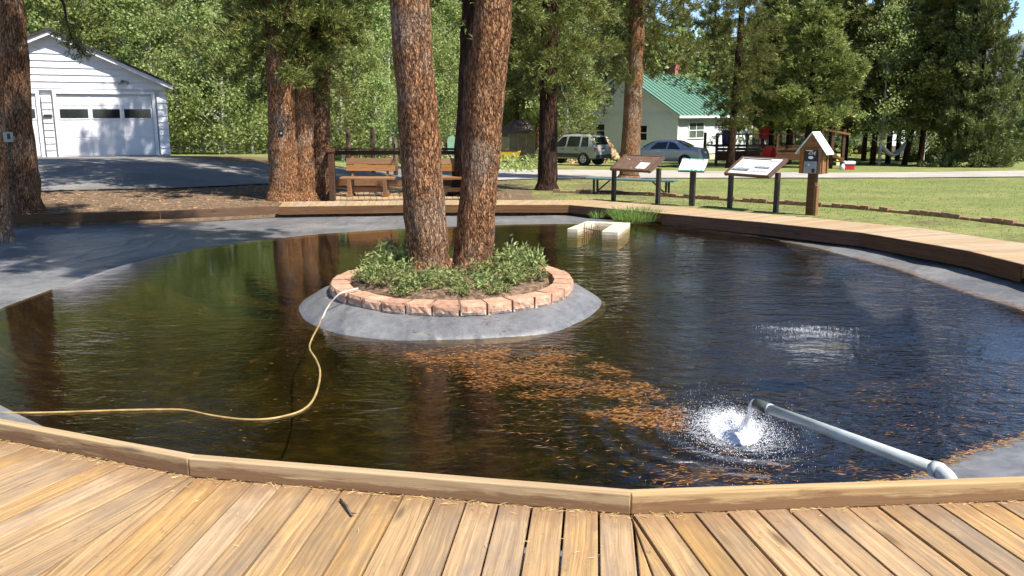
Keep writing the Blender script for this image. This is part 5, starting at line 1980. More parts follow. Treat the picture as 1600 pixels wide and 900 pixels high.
# ------------------------------------------------------------------ railing and benches on the far boardwalk
zb = lambda p: zd(p.y)
rl = [atd(518, 312), atd(632, 303.5), atd(758, 303.5)]
rail = thing('deck_railing', 'brown timber railing around the bench platform', 'railing')
r0 = atd(520, 313)
rb = [Vector((atd(524, 304).x, 19.5, 0)), Vector((atd(634, 304).x, 19.5, 0)), Vector((atd(760, 304).x, 19.5, 0))]
rb = [atd(521, 302), atd(636, 302), atd(765, 302)]
posts = [r0] + [Vector((q_.x, q_.y, q_.z)) for q_ in rb]
HR = 1.08
for q_ in posts:
    MB().box((0, 0, HR / 2 - .03), (0.12, 0.12, HR)).build('post', 'brownwood', rail, bevel=0.006, loc=(q_.x, q_.y, zd(q_.y)))
for a, c in ((posts[0], posts[1]), (posts[1], posts[2]), (posts[2], posts[3])):
    A, B = Vector((a.x, a.y, zd(a.y) + HR + .03)), Vector((c.x, c.y, zd(c.y) + HR + .03))
    dd = (B - A).normalized() * .08
    plank(A - dd, B + dd, .16, .045, 'brownwood', rail, 'top_rail')
    A2, B2 = A - Vector((0, 0, .06)), B - Vector((0, 0, .06))
    plank(A2 + dd, B2 - dd, .04, .10, 'brownwood', rail, 'under_rail')
    A3, B3 = A - Vector((0, 0, .78)), B - Vector((0, 0, .78))
    plank(A3 + dd, B3 - dd, .04, .14, 'orangewood', rail, 'lower_rail')


def bench(label, c, rz, L=1.28):
    t = thing('bench', label, 'bench', c, rz)
    for k, y in enumerate((-.12, .08)):
        o = plank((-L / 2, y, .46), (L / 2, y, .46), .19, .05, 'orangewood', t, 'seat_plank', .006)
    for k, z_ in enumerate((.56, .72)):
        mb_ = MB().box((0, 0, 0), (L * .93, .04, .15))
        o = mb_.build('back_board', 'orangewood', t, bevel=.005)
        o.location = (0.02, .25 + k * .05, z_ + .09)
        o.rotation_euler = (-.25, 0, 0)
    for s_ in (-1, 1):
        lg = MB().prism([(s_ * L * .33 - .04, -.18, 0), (s_ * L * .33 - .04, .14, 0), (s_ * L * .33 - .04, .20, .405), (s_ * L * .33 - .04, -.23, .405)], (.09, 0, 0)).build('leg', 'orangewood', t, bevel=.005)
        MB().bar((s_ * L * .33, .20, .12), (s_ * L * .33, .36, .92), .07, .05, (1, 0, 0)).build('back_post', 'orangewood', t)
        MB().box((s_ * L * .33, -.02, .03), (.12, .52, .06)).build('foot', 'orangewood', t)
    MB().box((0, 0, .16), (L * .6, .05, .10)).build('stretcher', 'orangewood', t)
    return t


b = atd(576, 306.5)
bench('orange-stained bench left of the island trunks', (b.x, b.y, zd(b.y)), R(-2))
b = atd(703, 307)
bench('orange-stained bench seen between the island trunks', (b.x, b.y, zd(b.y)), R(2))

# ------------------------------------------------------------------ interpretive signs


def info_sign(label, base_l, base_r, wd, hp, tilt, dep, kind):
    c = (base_l + base_r) / 2
    d = (base_r - base_l)
    rz = math.atan2(d.y, d.x)
    W = Vector((d.x, d.y, 0)).length
    t = thing('information_sign', label, 'sign', (c.x, c.y, min(base_l.z, base_r.z)), rz)
    for s_ in (-1, 1):
        MB().box((s_ * W / 2, .06, hp / 2 - .1), (.085, .085, hp + .2)).build('post', 'dark_steel', t, bevel=.006)
    # panel: local frame on a sloping board
    pr = bpy.data.objects.new('panel', None)
    fr = MB().box((0, 0, -.02), (wd, dep, .03))
    pnl = fr.build('panel', 'brown_paint', t, bevel=.004)
    pnl.location = (0, .08, hp + .10)
    pnl.rotation_euler = (tilt, 0, 0)
    for s_ in (-1, 1):
        MB().box((s_ * (wd / 2 + .03), 0, -.025), (.06, dep + .05, .075)).build('frame_rail', 'brown_paint', pnl, bevel=.006)
    MB().box((0, -dep / 2 - .012, -.022), (wd, .03, .06)).build('frame_rail', 'brown_paint', pnl)
    MB().box((0, dep / 2 + .012, -.022), (wd, .03, .06)).build('frame_rail', 'brown_paint', pnl)

    def flat(name, x, y, sx, sy, z_, m_):
        return MB().box((x, y, z_), (sx, sy, .003)).build(name, m_, pnl)
    if kind == 'faded':
        flat('print', 0, 0, wd - .02, dep - .02, -.002, 'print_faded')
        flat('notice', wd * .24, -dep * .20, .27, .24, .003, 'white')
    else:
        flat('print', 0, 0, wd - .02, dep - .02, -.002, 'white')
        flat('heading', -wd * .12, dep * .42, wd * .70, dep * .055, .003, 'black')
        flat('title', wd * .33, dep * .34, wd * .22, dep * .10, .003, 'print_text')
        flat('photograph', -wd * .26, -dep * .12, wd * .42, dep * .42, .003, 'print_photo')
        flat('photograph', wd * .20, dep * .02, wd * .36, dep * .30, .003, 'print_photo')
        flat('caption', wd * .22, -dep * .28, wd * .40, dep * .12, .003, 'print_text')
    return t


info_sign('faded brown information sign with flaking face and white notice', atg(956, 314), atg(1025, 318.5), 1.04, 0.82, R(30), .56, 'faded')
info_sign('white information sign with two old photographs in brown frame', atg(1137, 325), atg(1209, 331.6), 1.00, 0.80, R(30), .60, 'photos')
b = atg(1080, 322)
t = thing('map_sign', 'small green and white map sign on one dark post', 'sign', b, R(-28))
MB().box((0, 0.04, .36), (.11, .11, .9)).build('post', 'dark_steel', t, bevel=.006)
pnl = MB().box((0, 0, 0), (.56, .40, .025)).build('panel', 'print_map', t)
pnl.location, pnl.rotation_euler = (0, .02, .88), (R(36), 0, 0)
bk = MB().box((0, 0, -.022), (.57, .41, .016)).build('backing', 'dark_steel', pnl)

# ------------------------------------------------------------------ coin-operated box
b = atg(1266, 336)
cb = thing('fish_food_box', 'wooden roofed coin box on a post priced 25 cents', 'dispenser', b, R(-40))
MB().box((0, 0, .36), (.15, .15, .95)).build('post', 'brownwood', cb, bevel=.006)
MB().box((.098, 0, .20), (.045, .13, .75)).build('side_post', 'orangewood', cb, bevel=.004)
bw_, bd_, z0, z1, za = .40, .34, .80, 1.28, 1.55
MB().prism([(-bw_ / 2, -bd_ / 2 + .02, z0), (bw_ / 2, -bd_ / 2 + .02, z0), (bw_ / 2, -bd_ / 2 + .02, z1), (0, -bd_ / 2 + .02, za), (-bw_ / 2, -bd_ / 2 + .02, z1)], (0, bd_ - .04, 0)).build('case', 'orangewood', cb, bevel=.004)
for s_ in (-1, 1):
    MB().box((s_ * (bw_ / 2 - .03), -bd_ / 2 + .006, (z0 + z1) / 2), (.06, .028, z1 - z0)).build('front_stile', 'orangewood', cb, bevel=.003)
    MB().box((s_ * (bw_ / 2 + .012), -bd_ / 2 + .05, (z0 + z1) / 2), (.024, .06, z1 - z0)).build('side_batten', 'orangewood', cb, bevel=.003)
    MB().box((s_ * (bw_ / 2 + .012), bd_ / 2 - .05, (z0 + z1) / 2), (.024, .06, z1 - z0)).build('side_batten', 'orangewood', cb, bevel=.003)
    xe, ze = s_ * (bw_ / 2 + .10), z1 - .12
    MB().prism([(0, -bd_ / 2 - .03, za + .01), (xe, -bd_ / 2 - .03, ze), (xe, -bd_ / 2 - .03, ze + .022), (0, -bd_ / 2 - .03, za + .035)], (0, bd_ + .06, 0)).build('roof', 'white', cb)
MB().box((0, -bd_ / 2 + .002, z1 - .015), (bw_ - .12, .022, .03)).build('front_rail', 'orangewood', cb)
MB().box((0, -bd_ / 2 + .012, (z0 + z1) / 2 + .10), (.25, .02, .22)).build('window', 'black', cb)
mtl = MB().box((0, -bd_ / 2 + .008, z0 + .125), (.25, .03, .22)).build('coin_panel', 'grey_steel', cb, bevel=.003)
MB().box((.06, -bd_ / 2 - .009, z0 + .06), (.06, .006, .075)).build('chute', 'black', mtl)
MB().tube([(-.02, -bd_ / 2 - .006, z0 + .17), (-.02, -bd_ / 2 - .03, z0 + .17)], .022, 12).build('coin_knob', 'alloy', mtl)
MB().box((-.09, -bd_ / 2 - .008, z0 + .15), (.012, .006, .03)).build('coin_slot', 'black', mtl)
ov_ = MB()
ov_.prism([(.05 * math.cos(k * math.pi / 10), -bd_ / 2 - .001, z1 - .175 + .028 * math.sin(k * math.pi / 10)) for k in range(20)], (0, -.003, 0))
ov_.build('oval_label', 'white', cb)
MB().box((-.045, -bd_ / 2 - .001, z1 - .045), (.12, .004, .012)).build('label_strip', 'white', cb)
fc = bpy.data.curves.new('price', 'FONT')
fc.body = '25¢'
fc.size = .105
fc.align_x = 'CENTER'
fc.extrude = .001
ftmp = bpy.data.objects.new('lettering_source', fc)
COL.objects.link(ftmp)
bpy.context.view_layer.update()
fme = bpy.data.meshes.new_from_object(ftmp.evaluated_get(bpy.context.evaluated_depsgraph_get()))
bpy.data.objects.remove(ftmp)
fme.materials.clear()
fo = link('price_lettering', fme, 'white')
fo.parent = cb
fo.location = (.02, -bd_ / 2 - .002, z1 - .115)
fo.rotation_euler = (math.pi / 2, 0, 0)

# ------------------------------------------------------------------ low teal bench table behind the faded sign
a, c = atg(930, 303), atg(1043, 306)
b = (a + c) / 2
d = c - a
lt = thing('picnic_bench', 'long low teal picnic bench behind the faded sign', 'bench', b, math.atan2(d.y, d.x))
Lb = Vector((d.x, d.y, 0)).length + .42
for y in (-.16, 0.0, .16):
    MB().box((0, y, .40), (Lb, .145, .04)).build('top_plank', 'teal', lt, bevel=.004)
for s_ in (-1, 1):
    for y in (-.15, .15):
        MB().bar((s_ * (Lb / 2 - .22), y, -.05), (s_ * (Lb / 2 - .22), y * .9, .38), .05, .05, (1, 0, 0)).build('leg', 'dark_steel', lt)
    MB().bar((s_ * (Lb / 2 - .25), 0, .05), (s_ * (Lb / 2 - .62), 0, .37), .035, .035).build('brace', 'dark_steel', lt)
MB().box((0, 0, .06), (Lb - .5, .04, .04)).build('stretcher', 'dark_steel', lt)

# ------------------------------------------------------------------ brick edging in the lawn
eg = thing('brick_edging', 'line of half-sunk bricks edging the lawn behind the boardwalk', 'edging')
path = [atg(*p_) for p_ in ((870, 301), (960, 303), (1050, 308), (1200, 318), (1330, 326), (1480, 340), (1600, 354), (1700, 366))]
ebm = MB().box((0, 0, 0), (.205, .095, .12)).mesh('brick')
ebm.materials.append(MAT['edge_brick'])
acc = 0.0
for i in range(len(path) - 1):
    a, c = path[i], path[i + 1]
    L = (c - a).length
    while acc < L:
        q_ = a.lerp(c, acc / L)
        o = link('brick', ebm, None, eg)
        o.location = (q_.x, q_.y, ground(q_.x, q_.y) + random.choice((.02, .035, .03, -.01)))
        o.rotation_euler = (random.uniform(-.06, .06), random.uniform(-.05, .05), math.atan2((c - a).y, (c - a).x) + random.uniform(-.08, .08))
        acc += .222
    acc -= L

# ------------------------------------------------------------------ concrete outlet with its rack
zt = -.295
up = [at(*p_, zt) for p_ in ((886, 357), (903, 357.8), (928, 347.6), (959, 348.6), (940, 361), (966, 362.2), (985, 347.8), (917, 345.2))]
c = sum(up, Vector()) / 8
ou = thing('concrete_outlet', 'pale concrete U-shaped pond outlet with rusty rods', 'outlet', (c.x, c.y, zt))
# prism order must be counter-clockwise for a clean top
MB().prism([(v.x - c.x, v.y - c.y, -.35) for v in up], (0, 0, .35)).build('wall', 'concrete', ou, bevel=.012)
A, B = up[1].lerp(up[2], .35) - c, up[4].lerp(up[3], .12) - c
for k in range(9):
    q_ = A.lerp(B, (k + .5) / 9)
    MB().tube([(q_.x, q_.y, -.3), (q_.x, q_.y, .02 + .05 * (k % 3 == 0))], .008, 5).build('rod', 'rust', ou)
MB().tube([(A.x, A.y, -.03), (B.x, B.y, -.03)], .008, 5).build('cross_rod', 'rust', ou)

# ------------------------------------------------------------------ plants


def leafy(seed, h, r, n):
    rg = np.random.default_rng(seed)
    cs, ds = [], []
    stems = MB()
    for k in range(n):
        az = rg.uniform(0, 6.28)
        rr = r * math.sqrt(rg.random())
        tip = np.array([rr * math.cos(az), rr * math.sin(az), h * rg.uniform(.55, 1.1) * (1 - .45 * (rr / r) ** 2)])
        foot = tip * np.array([.35, .35, 0])
        stems.tube([tuple(foot), tuple(foot * .4 + tip * .6 + np.array([0, 0, .02])), tuple(tip)], [.006, .004, .002], 3, False)
        m_ = 26
        s = rg.uniform(.25, 1.03, m_)
        P = foot + (tip - foot) * s[:, None] + rg.normal(size=(m_, 3)) * .022
        D = rg.normal(size=(m_, 3)) + nrm(tip - foot) * .6
        cs.append(P)
        ds.append(D)
    C, D = np.concatenate(cs), np.concatenate(ds)
    return diamonds(C, D, .062 * rg.uniform(.6, 1.3, len(C)), .024, rg), stems


lv = [leafy(s_, .29, .30, 26) for s_ in (1, 2, 3)]
lp = []
for i_ in range(3):
    t = thing('leafy_shrub', 'x', 'shrub')
    lv[i_][1].build('stems', 'twig', t)
    link('leaves', quad_mesh('leaves', lv[i_][0], 'shrub'), None, t)
    lp.append(t)
SG = 'low leafy shrubs on the planter island'
SL = 'low leafy green shrub growing among others on the island'
rs = random.Random(9)
spots = []
for (x, y, s_) in ((-.85, -.15, .95), (-.6, -.45, .9), (-.3, -.6, .85), (0, -.68, .8), (.3, -.55, .8), (.6, -.4, .85), (.85, -.1, .85), (-.75, .35, 1.0), (-.5, .1, 1.0), (.55, .05, 1.0), (.8, .35, .95),
                  (.25, -.15, .85), (-.1, -.25, .85), (.62, .6, 1.15), (.85, .62, .9), (-.55, .65, 1.0), (-.9, .12, .8), (.15, -.85, .55), (-.45, -.8, .55), (.5, -.75, .5)):
    k = rs.randrange(3)
    kk = s_ * rs.uniform(.8, 1.15)
    o = plant(lp[k], (IC.x + x, IC.y + y, -.10), rs.uniform(0, 6.28), (kk, kk, kk * (1.15 if y > .3 else .78)), SL, SG)


def grass_tuft(seed, n, r, h):
    rg = np.random.default_rng(seed)
    out = []
    for k in range(n):
        az, rr = rg.uniform(0, 6.28), r * math.sqrt(rg.random())
        b0 = np.array([rr * math.cos(az), rr * math.sin(az), 0])
        d = np.array([math.cos(az) * rr / r * .7 + rg.normal() * .25, math.sin(az) * rr / r * .7 + rg.normal() * .25, 1.0])
        d /= np.linalg.norm(d)
        L = h * rg.uniform(.5, 1.1)
        s = np.cross(d, rg.normal(size=3))
        s /= np.linalg.norm(s)
        m_ = b0 + d * L * .55
        t = b0 + d * L + np.array([d[0], d[1], -.25]) * L * .25
        wd = .006
        out.append([b0 - s * wd, b0 + s * wd, m_ + s * wd, m_ - s * wd])
        out.append([m_ - s * wd, m_ + s * wd, t + s * .001, t - s * .001])
    return np.array(out)


q_ = at(975, 346, -.28)
gt = link('grass_clump', quad_mesh('grass_clump', grass_tuft(3, 620, .42, .30), 'tuft'), None)
gt.location = (q_.x + .25, q_.y + .35, -.30)
tag(gt, 'bright green grass clump behind the concrete outlet', 'grass')
for k, (px, py, s_, lab) in enumerate(((1150, 352, .32, 'small weed on the liner edge right of the outlet'), (933, 338, .4, 'thin grass tuft left of the big grass clump'))):
    q_ = at(px, py, -.26)
    g2 = link('weed', quad_mesh('weed', grass_tuft(20 + k, 60, .2, .3) * 1.0, 'tuft'), None)
    g2.location = (q_.x, q_.y, -.29)
    g2.scale = (s_ * 1.5, s_ * 1.5, s_ * 1.6)
    tag(g2, lab, 'weed')

# lawn blades (one mass)
rg = np.random.default_rng(12)
N = 52000
x = rg.uniform(-3.5, 22, N)
y = 9 + 27 * rg.random(N) ** 1.15
ok = (x * .46 + y * .9 > 15.2 + rg.normal(size=N) * .5) & (np.hypot(x - PC[0], y - PC[1]) > np.interp(np.arctan2(y - PC[1], x - PC[0]) % (2 * math.pi), ANG, RE) + 1.45) & (y < 31.5) & ((x > 1) | (y > 22.5))
thin = (x * .42 + y * .9 < 17.3) & (rg.random(N) < .45)
ok &= ~thin
x, y = x[ok], y[ok]
z = np.array([ground(a, b_) for a, b_ in zip(x, y)])
c = np.stack([x, y, z - .01], axis=1)
D = rg.normal(size=c.shape) * .6 + np.array([0, 0, 1.0])
V = diamonds(c, D, rg.uniform(.025, .06, len(c)), .012, rg)
tag(link('lawn_grass', quad_mesh('lawn_grass', V, 'lawn_blades'), None), 'short dry-green lawn grass right of the pond', 'grass', None, 'stuff')
# dry litter and weeds on the bare ground at left
N = 9000
x = rg.uniform(-14, 0, N)
y = rg.uniform(14.5, 23, N)
ok = np.hypot(x - PC[0], y - PC[1]) > np.interp(np.arctan2(y - PC[1], x - PC[0]) % (2 * math.pi), ANG, RE) + .35
ok &= ~((x > -4.2) & (y < 21))
x, y = x[ok], y[ok]
z = np.array([ground(a, b_) for a, b_ in zip(x, y)])
c = np.stack([x, y, z + .008], axis=1)
D = rg.normal(size=c.shape) * np.array([1, 1, .12])
V = diamonds(c, D, rg.uniform(.06, .16, len(c)), .014, rg)
tag(link('needle_litter', quad_mesh('needle_litter', V, 'deck_litter'), None), 'dry needles and bark scattered on bare ground at left', 'litter', None, 'stuff')

# ------------------------------------------------------------------ hose
MAT['hose'] = m_hose()
hp_ = [Vector((IC.x - .95, IC.y - .72, -.055)), Vector((IC.x - 1.05, IC.y - .93, -.05))]
zs_ = lambda r_: -.20 + (ZW + .2) * (r_ - 1.36) / (IR_W - 1.36)
for px, py, dz in ((527, 462, .09), (512, 480, .045), (500, 505, .022)):
    for it in range(1):
        q_ = at(px, py, -.26)
        r_ = math.hypot(q_.x - IC.x, q_.y - IC.y)
        hp_.append(at(px, py, max(ZW, zs_(r_)) + dz))
for px, py in ((487, 530), (484, 545), (494, 562), (500, 580), (497, 605), (487, 628), (470, 642), (445, 650), (415, 655), (375, 655), (330, 649), (290, 641), (250, 640), (190, 641), (130, 643), (60, 645), (-10, 645), (-120, 643)):
    hp_.append(at(px, py, ZW + .004))
sm = []
for i in range(len(hp_) - 1):
    p0, p1, p2, p3 = hp_[max(i - 1, 0)], hp_[i], hp_[i + 1], hp_[min(i + 2, len(hp_) - 1)]
    for k in range(6):
        t_ = k / 6
        sm.append(0.5 * ((2 * p1) + (p2 - p0) * t_ + (2 * p0 - 5 * p1 + 4 * p2 - p3) * t_ * t_ + (-p0 + 3 * p1 - 3 * p2 + p3) * t_ ** 3))
tag(MB().tube(sm, .0085, 8).build('garden_hose', 'hose', None, True), 'pale yellow hose trailing from the island across the water', 'hose')

# ------------------------------------------------------------------ inlet pipe and jet
pm = atY(1186, 633, 5.22)
pe = atY(1466, 735, 3.80)
pi_ = thing('inlet_pipe', 'grey plastic pipe pouring water from the near curb', 'pipe', pe)
d = (pe - pm).normalized()
rp = .031
MB().tube([pm - pe + d * .12, Vector((0, 0, 0))], rp, 20).build('pipe_run', 'pipe', pi_, True)
MB().tube([pm - pe - d * .03, pm - pe + d * .11], rp * 1.18, 20).build('pipe_mouth', 'pipe_end', pi_, True)
MB().tube([pm - pe - d * .032, pm - pe - d * .028], rp * 0.92, 16).build('bore', 'black', pi_)
MB().tube([pm - pe + d * .11, pm - pe + d * .13], rp * 1.12, 20).build('collar', 'pipe', pi_, True)
el = [Vector((0, 0, 0)) - d * .02]
dn = Vector((d.x * .25, d.y * .1, -1)).normalized()
for k in range(9):
    a = k / 8
    dirv = d.lerp(dn, a).normalized()
    el.append(el[-1] + dirv * .022)
el.append(el[-1] + dn * .3)
MB().tube(el, rp * 1.16, 20).build('elbow', 'pipe', pi_, True)
MB().tube([-d * .03, d * .015], rp * 1.28, 20).build('collar', 'pipe', pi_, True)
mouth = pm - d * .035
jt = thing('water_jet', 'stream of water falling from the pipe mouth', 'water jet', (mouth.x, mouth.y, ZW))
jp, jr = [], []
for k in range(9):
    t_ = k / 8
    jp.append(Vector((-d.x * .14 * t_, -d.y * .14 * t_, (mouth.z - ZW) * (1 - t_ ** 1.7))))
    jr.append(.026 - .006 * t_ + .010 * math.sin(t_ * 9))
MB().tube(jp, jr, 12, True, .25, 14).build('stream', 'jet', jt, True)
LAND = Vector((mouth.x - d.x * .14, mouth.y - d.y * .14, ZW))


def octa_mesh(name, P, rad, flat=None, matn='foam'):
    P = np.asarray(P)
    n = len(P)
    base = np.array([[1, 0, 0], [-1, 0, 0], [0, 1, 0], [0, -1, 0], [0, 0, 1], [0, 0, -1]], float)
    sc_ = np.ones((n, 1, 3))
    if flat is not None:
        sc_[:, 0, 2] = flat
    V_ = P[:, None, :] + base[None] * np.asarray(rad).reshape(-1, 1, 1) * sc_
    tri = np.array([[0, 2, 4], [2, 1, 4], [1, 3, 4], [3, 0, 4], [2, 0, 5], [1, 2, 5], [3, 1, 5], [0, 3, 5]])
    Ft = (np.arange(n)[:, None, None] * 6 + tri[None]).reshape(-1, 3)
    me = bpy.data.meshes.new(name)
    me.from_pydata(V_.reshape(-1, 3).tolist(), [], Ft.tolist())
    me.polygons.foreach_set('use_smooth', [True] * len(me.polygons))
    me.materials.append(MAT[matn])
    me.update()
    return me


rg = np.random.default_rng(77)
n = 13000
az = rg.uniform(0, 2 * math.pi, n)
rr = np.abs(rg.normal(size=n)) * .17
hh = np.abs(rg.normal(size=n)) * .042 * np.exp(-(rr / .22) ** 2)
cx, cy = LAND.x - .035, LAND.y + .10
P = np.stack([cx + rr * np.cos(az) * 1.05, cy + rr * np.sin(az) * 1.55, ZW + hh + .002], axis=1)
rad = rg.uniform(.0015, .0065, n) * np.exp(-rr * 2.6)
# ragged outer flecks
n2 = 900
az2 = rg.uniform(0, 2 * math.pi, n2)
r2 = .22 + rg.exponential(.16, n2)
P2 = np.stack([cx + r2 * np.cos(az2) * .9, cy + r2 * np.sin(az2) * 1.5, ZW + rg.random(n2) * .05 * np.exp(-r2)], axis=1)
spl = link('splash_foam', octa_mesh('splash_foam', np.concatenate([P, P2]), np.concatenate([rad, rg.uniform(.0012, .003, n2)])), None)
mb = MB()
GN_ = 110
for i in range(GN_):
    for j in range(GN_):
        u, v = (i / (GN_ - 1) - .5) * 2, (j / (GN_ - 1) - .5) * 2
        r_ = math.hypot(u, v)
        q_ = Vector((u * 3.1, v * 3.1, 5))
        nzv = mnoise.noise(q_) * .15 + mnoise.noise(q_ * 2.7) * .3 + mnoise.noise(q_ * 7) * .45 + mnoise.noise(q_ * 15) * .5 + mnoise.noise(q_ * 31) * .4
        mb.v.append((cx + u * .25, cy + v * .42, ZW + .008 + .034 * math.exp(-(r_ * 1.9) ** 2) + .020 * nzv * max(.25, 1 - r_ * .5) - .10 * max(0, r_ - .40) ** 1.2))
for i in range(GN_ - 1):
    for j in range(GN_ - 1):
        k = i * GN_ + j
        if max(mb.v[m_][2] for m_ in (k, k + 1, k + GN_ + 1, k + GN_)) > ZW + .002:
            mb.f.append((k, k + 1, k + GN_ + 1, k + GN_))
core = mb.build('foam_crest', 'foam', spl, True)
core['kind'] = 'stuff'
tag(spl, 'white splash of foam and droplets under the pipe mouth', 'splash', None, 'stuff')

# aerator: bubbling patch further out
n = 900
ux = np.clip(rg.normal(size=n) * .48, -1.2, 1.2)
band = rg.choice([0, 1, 2, 3], n, p=[.35, .3, .2, .15])
yo = np.select([band == 0, band == 1, band == 2], [.05 - .18 * ux, .16 + .05 * np.sin(ux * 5), -.12 + .10 * ux], .02 + rg.normal(size=n) * .2)
P = np.stack([AER.x + ux * .42 + rg.normal(size=n) * .03, AER.y + yo * 1.0 + rg.normal(size=n) * .035, ZW + .001 + np.abs(rg.normal(size=n)) * .005], axis=1)
ae = link('aerator_foam', octa_mesh('aerator_foam', P, rg.uniform(.001, .0038, n)), None)
tag(ae, 'thin patch of bubbling foam out on the open water', 'foam', None, 'stuff')
# pale cloud of bubbles below it
mb = MB()
for i in range(10):
    for k in range(20):
        a = 2 * math.pi * k / 20
        ph = math.pi * (i + .5) / 10
        rr_ = (1 + .55 * mnoise.noise(Vector((math.cos(a) * 2.6, math.sin(a) * 2.6, 3.0))))
        mb.v.append((AER.x + .30 * rr_ * math.sin(ph) * math.cos(a), AER.y - .16 + .20 * rr_ * math.sin(ph) * math.sin(a), ZW - .10 + .035 * math.cos(ph)))
for i in range(9):
    for k in range(20):
        mb.f.append((i * 20 + k, i * 20 + (k + 1) % 20, (i + 1) * 20 + (k + 1) % 20, (i + 1) * 20 + k))
tag(mb.build('bubble_cloud', 'bubbles', None, True), 'pale bubble cloud beneath the foam patch', 'bubbles', None, 'stuff')

# ------------------------------------------------------------------ floating needles


def floaters(P, Lr, wd, rg, zoff=.003, tilt=.04):
    P = np.asarray(P)
    a = rg.normal(size=len(P)) * .55
    D = np.stack([np.cos(a) * rg.choice([-1, 1], len(P)), np.sin(a), rg.normal(size=len(P)) * tilt], axis=1)
    c = np.column_stack([P, np.where(rg.random(len(P)) < .45, ZW - rg.uniform(.004, .03, len(P)), ZW + zoff) if zoff < .01 else np.full(len(P), ZW + zoff)])
    Lx = rg.uniform(*Lr, len(P)).reshape(-1, 1)
    D = nrm(D)
    s_ = np.stack([-D[:, 1], D[:, 0], np.zeros(len(P))], axis=1)
    m_ = c + D * Lx * .5 + s_ * rg.normal(size=(len(P), 1)) * .006
    wd_ = wd * rg.uniform(.6, 1.4, (len(P), 1))
    return np.stack([c, m_ + s_ * wd_ * .5, c + D * Lx, m_ - s_ * wd_ * .5], axis=1)


def px_cloud(n, poly, thr, scale, seed):
    """points on the water inside an outline, clumped by noise"""
    r = np.random.default_rng(seed)
    W_ = [at(x_, y_, ZW) for x_, y_ in poly]
    xs_, ys_ = [v.x for v in W_], [v.y for v in W_]
    out = []
    tries = 0
    while len(out) < n and tries < n * 60:
        tries += 1
        x_, y_ = r.uniform(min(xs_), max(xs_)), r.uniform(min(ys_), max(ys_))
        ins = False
        for i in range(len(W_)):
            j = (i + 1) % len(W_)
            if (ys_[i] > y_) != (ys_[j] > y_) and x_ < (xs_[j] - xs_[i]) * (y_ - ys_[i]) / (ys_[j] - ys_[i]) + xs_[i]:
                ins = not ins
        if not ins:
            continue
        if thr is not None:
            v_ = mnoise.noise(Vector((x_ * scale, y_ * scale * 1.3, seed))) + .5 * mnoise.noise(Vector((x_ * scale * 3, y_ * scale * 4, seed + 3)))
            if v_ < thr + r.normal() * .12:
                continue
        if math.hypot(x_ - IC.x, y_ - IC.y) < IR_W + .02:
            continue
        out.append((x_, y_))
    return out


rg = np.random.default_rng(8)
mat_pts = px_cloud(4600, ((630, 552), (740, 538), (870, 540), (930, 562), (1000, 590), (1070, 640), (1075, 672), (1000, 668), (920, 650), (840, 625), (760, 612), (690, 590)), -.10, 2.6, 4)
VF1 = floaters(mat_pts, (.03, .075), .0085, rg)
sp2 = px_cloud(900, ((520, 530), (700, 540), (900, 540), (1080, 620), (1110, 700), (1090, 760), (900, 750), (820, 690), (640, 600)), None, 1, 6)
VF2 = floaters(sp2, (.03, .07), .006, rg)
sp3 = px_cloud(560, ((1010, 770), (1080, 690), (1200, 720), (1330, 720), (1420, 740), (1400, 770)), .0, 3, 7)
VF3 = floaters(sp3, (.03, .07), .006, rg)
sp4 = px_cloud(620, ((200, 420), (480, 400), (470, 480), (520, 540), (560, 640), (450, 700), (250, 690), (60, 620), (100, 500)), None, 1, 9)
V4_ = floaters(sp4, (.02, .055), .0055, rg)
sp5 = px_cloud(330, ((1330, 600), (1600, 560), (1600, 640), (1480, 700), (1400, 690)), -.05, 3, 10)
V5 = floaters(sp5, (.03, .06), .006, rg)
sp6 = px_cloud(260, ((860, 420), (1000, 400), (1150, 450), (1150, 540), (980, 540), (950, 520)), None, 1, 11)
V6 = floaters(sp6, (.02, .05), .006, rg)
fl = link('floating_needles', quad_mesh('floating_needles', np.concatenate([VF1, VF2, VF3, V4_, V5, V6]), 'needle_litter'), None)
tag(fl, 'rusty pine needles drifting in mats on the water', 'needles', None, 'stuff')
# needles washed up along the liner edge
pts = []
for k in range(720):
    if math.sin(ANG[k]) < .45 and math.cos(ANG[k]) > .02 or (0.55 < ANG[k] < 1.25):
        for j in range(9):
            r_ = RW[k] + rg.normal() * .035 + .03
            a = ANG[k] + rg.uniform(-.004, .004)
            pts.append((PC[0] + math.cos(a) * r_, PC[1] + math.sin(a) * r_))
for k in range(150):
    a, r_ = rg.uniform(3.3, 6.1), rg.uniform(1.4, 1.68)
    pts.append((IC.x + r_ * math.cos(a), IC.y + r_ * math.sin(a)))
V = floaters(pts, (.03, .07), .008, rg, .016, .1)
for k in range(len(pts) - 150, len(pts)):
    r_ = math.hypot(pts[k][0] - IC.x, pts[k][1] - IC.y)
    V[k, :, 2] += max(0, zs_(r_) - ZW) - .004
tag(link('washed_up_needles', quad_mesh('washed_up_needles', V, 'needle_litter'), None), 'line of pine needles washed up on the liner at the waterline', 'needles', None, 'stuff')

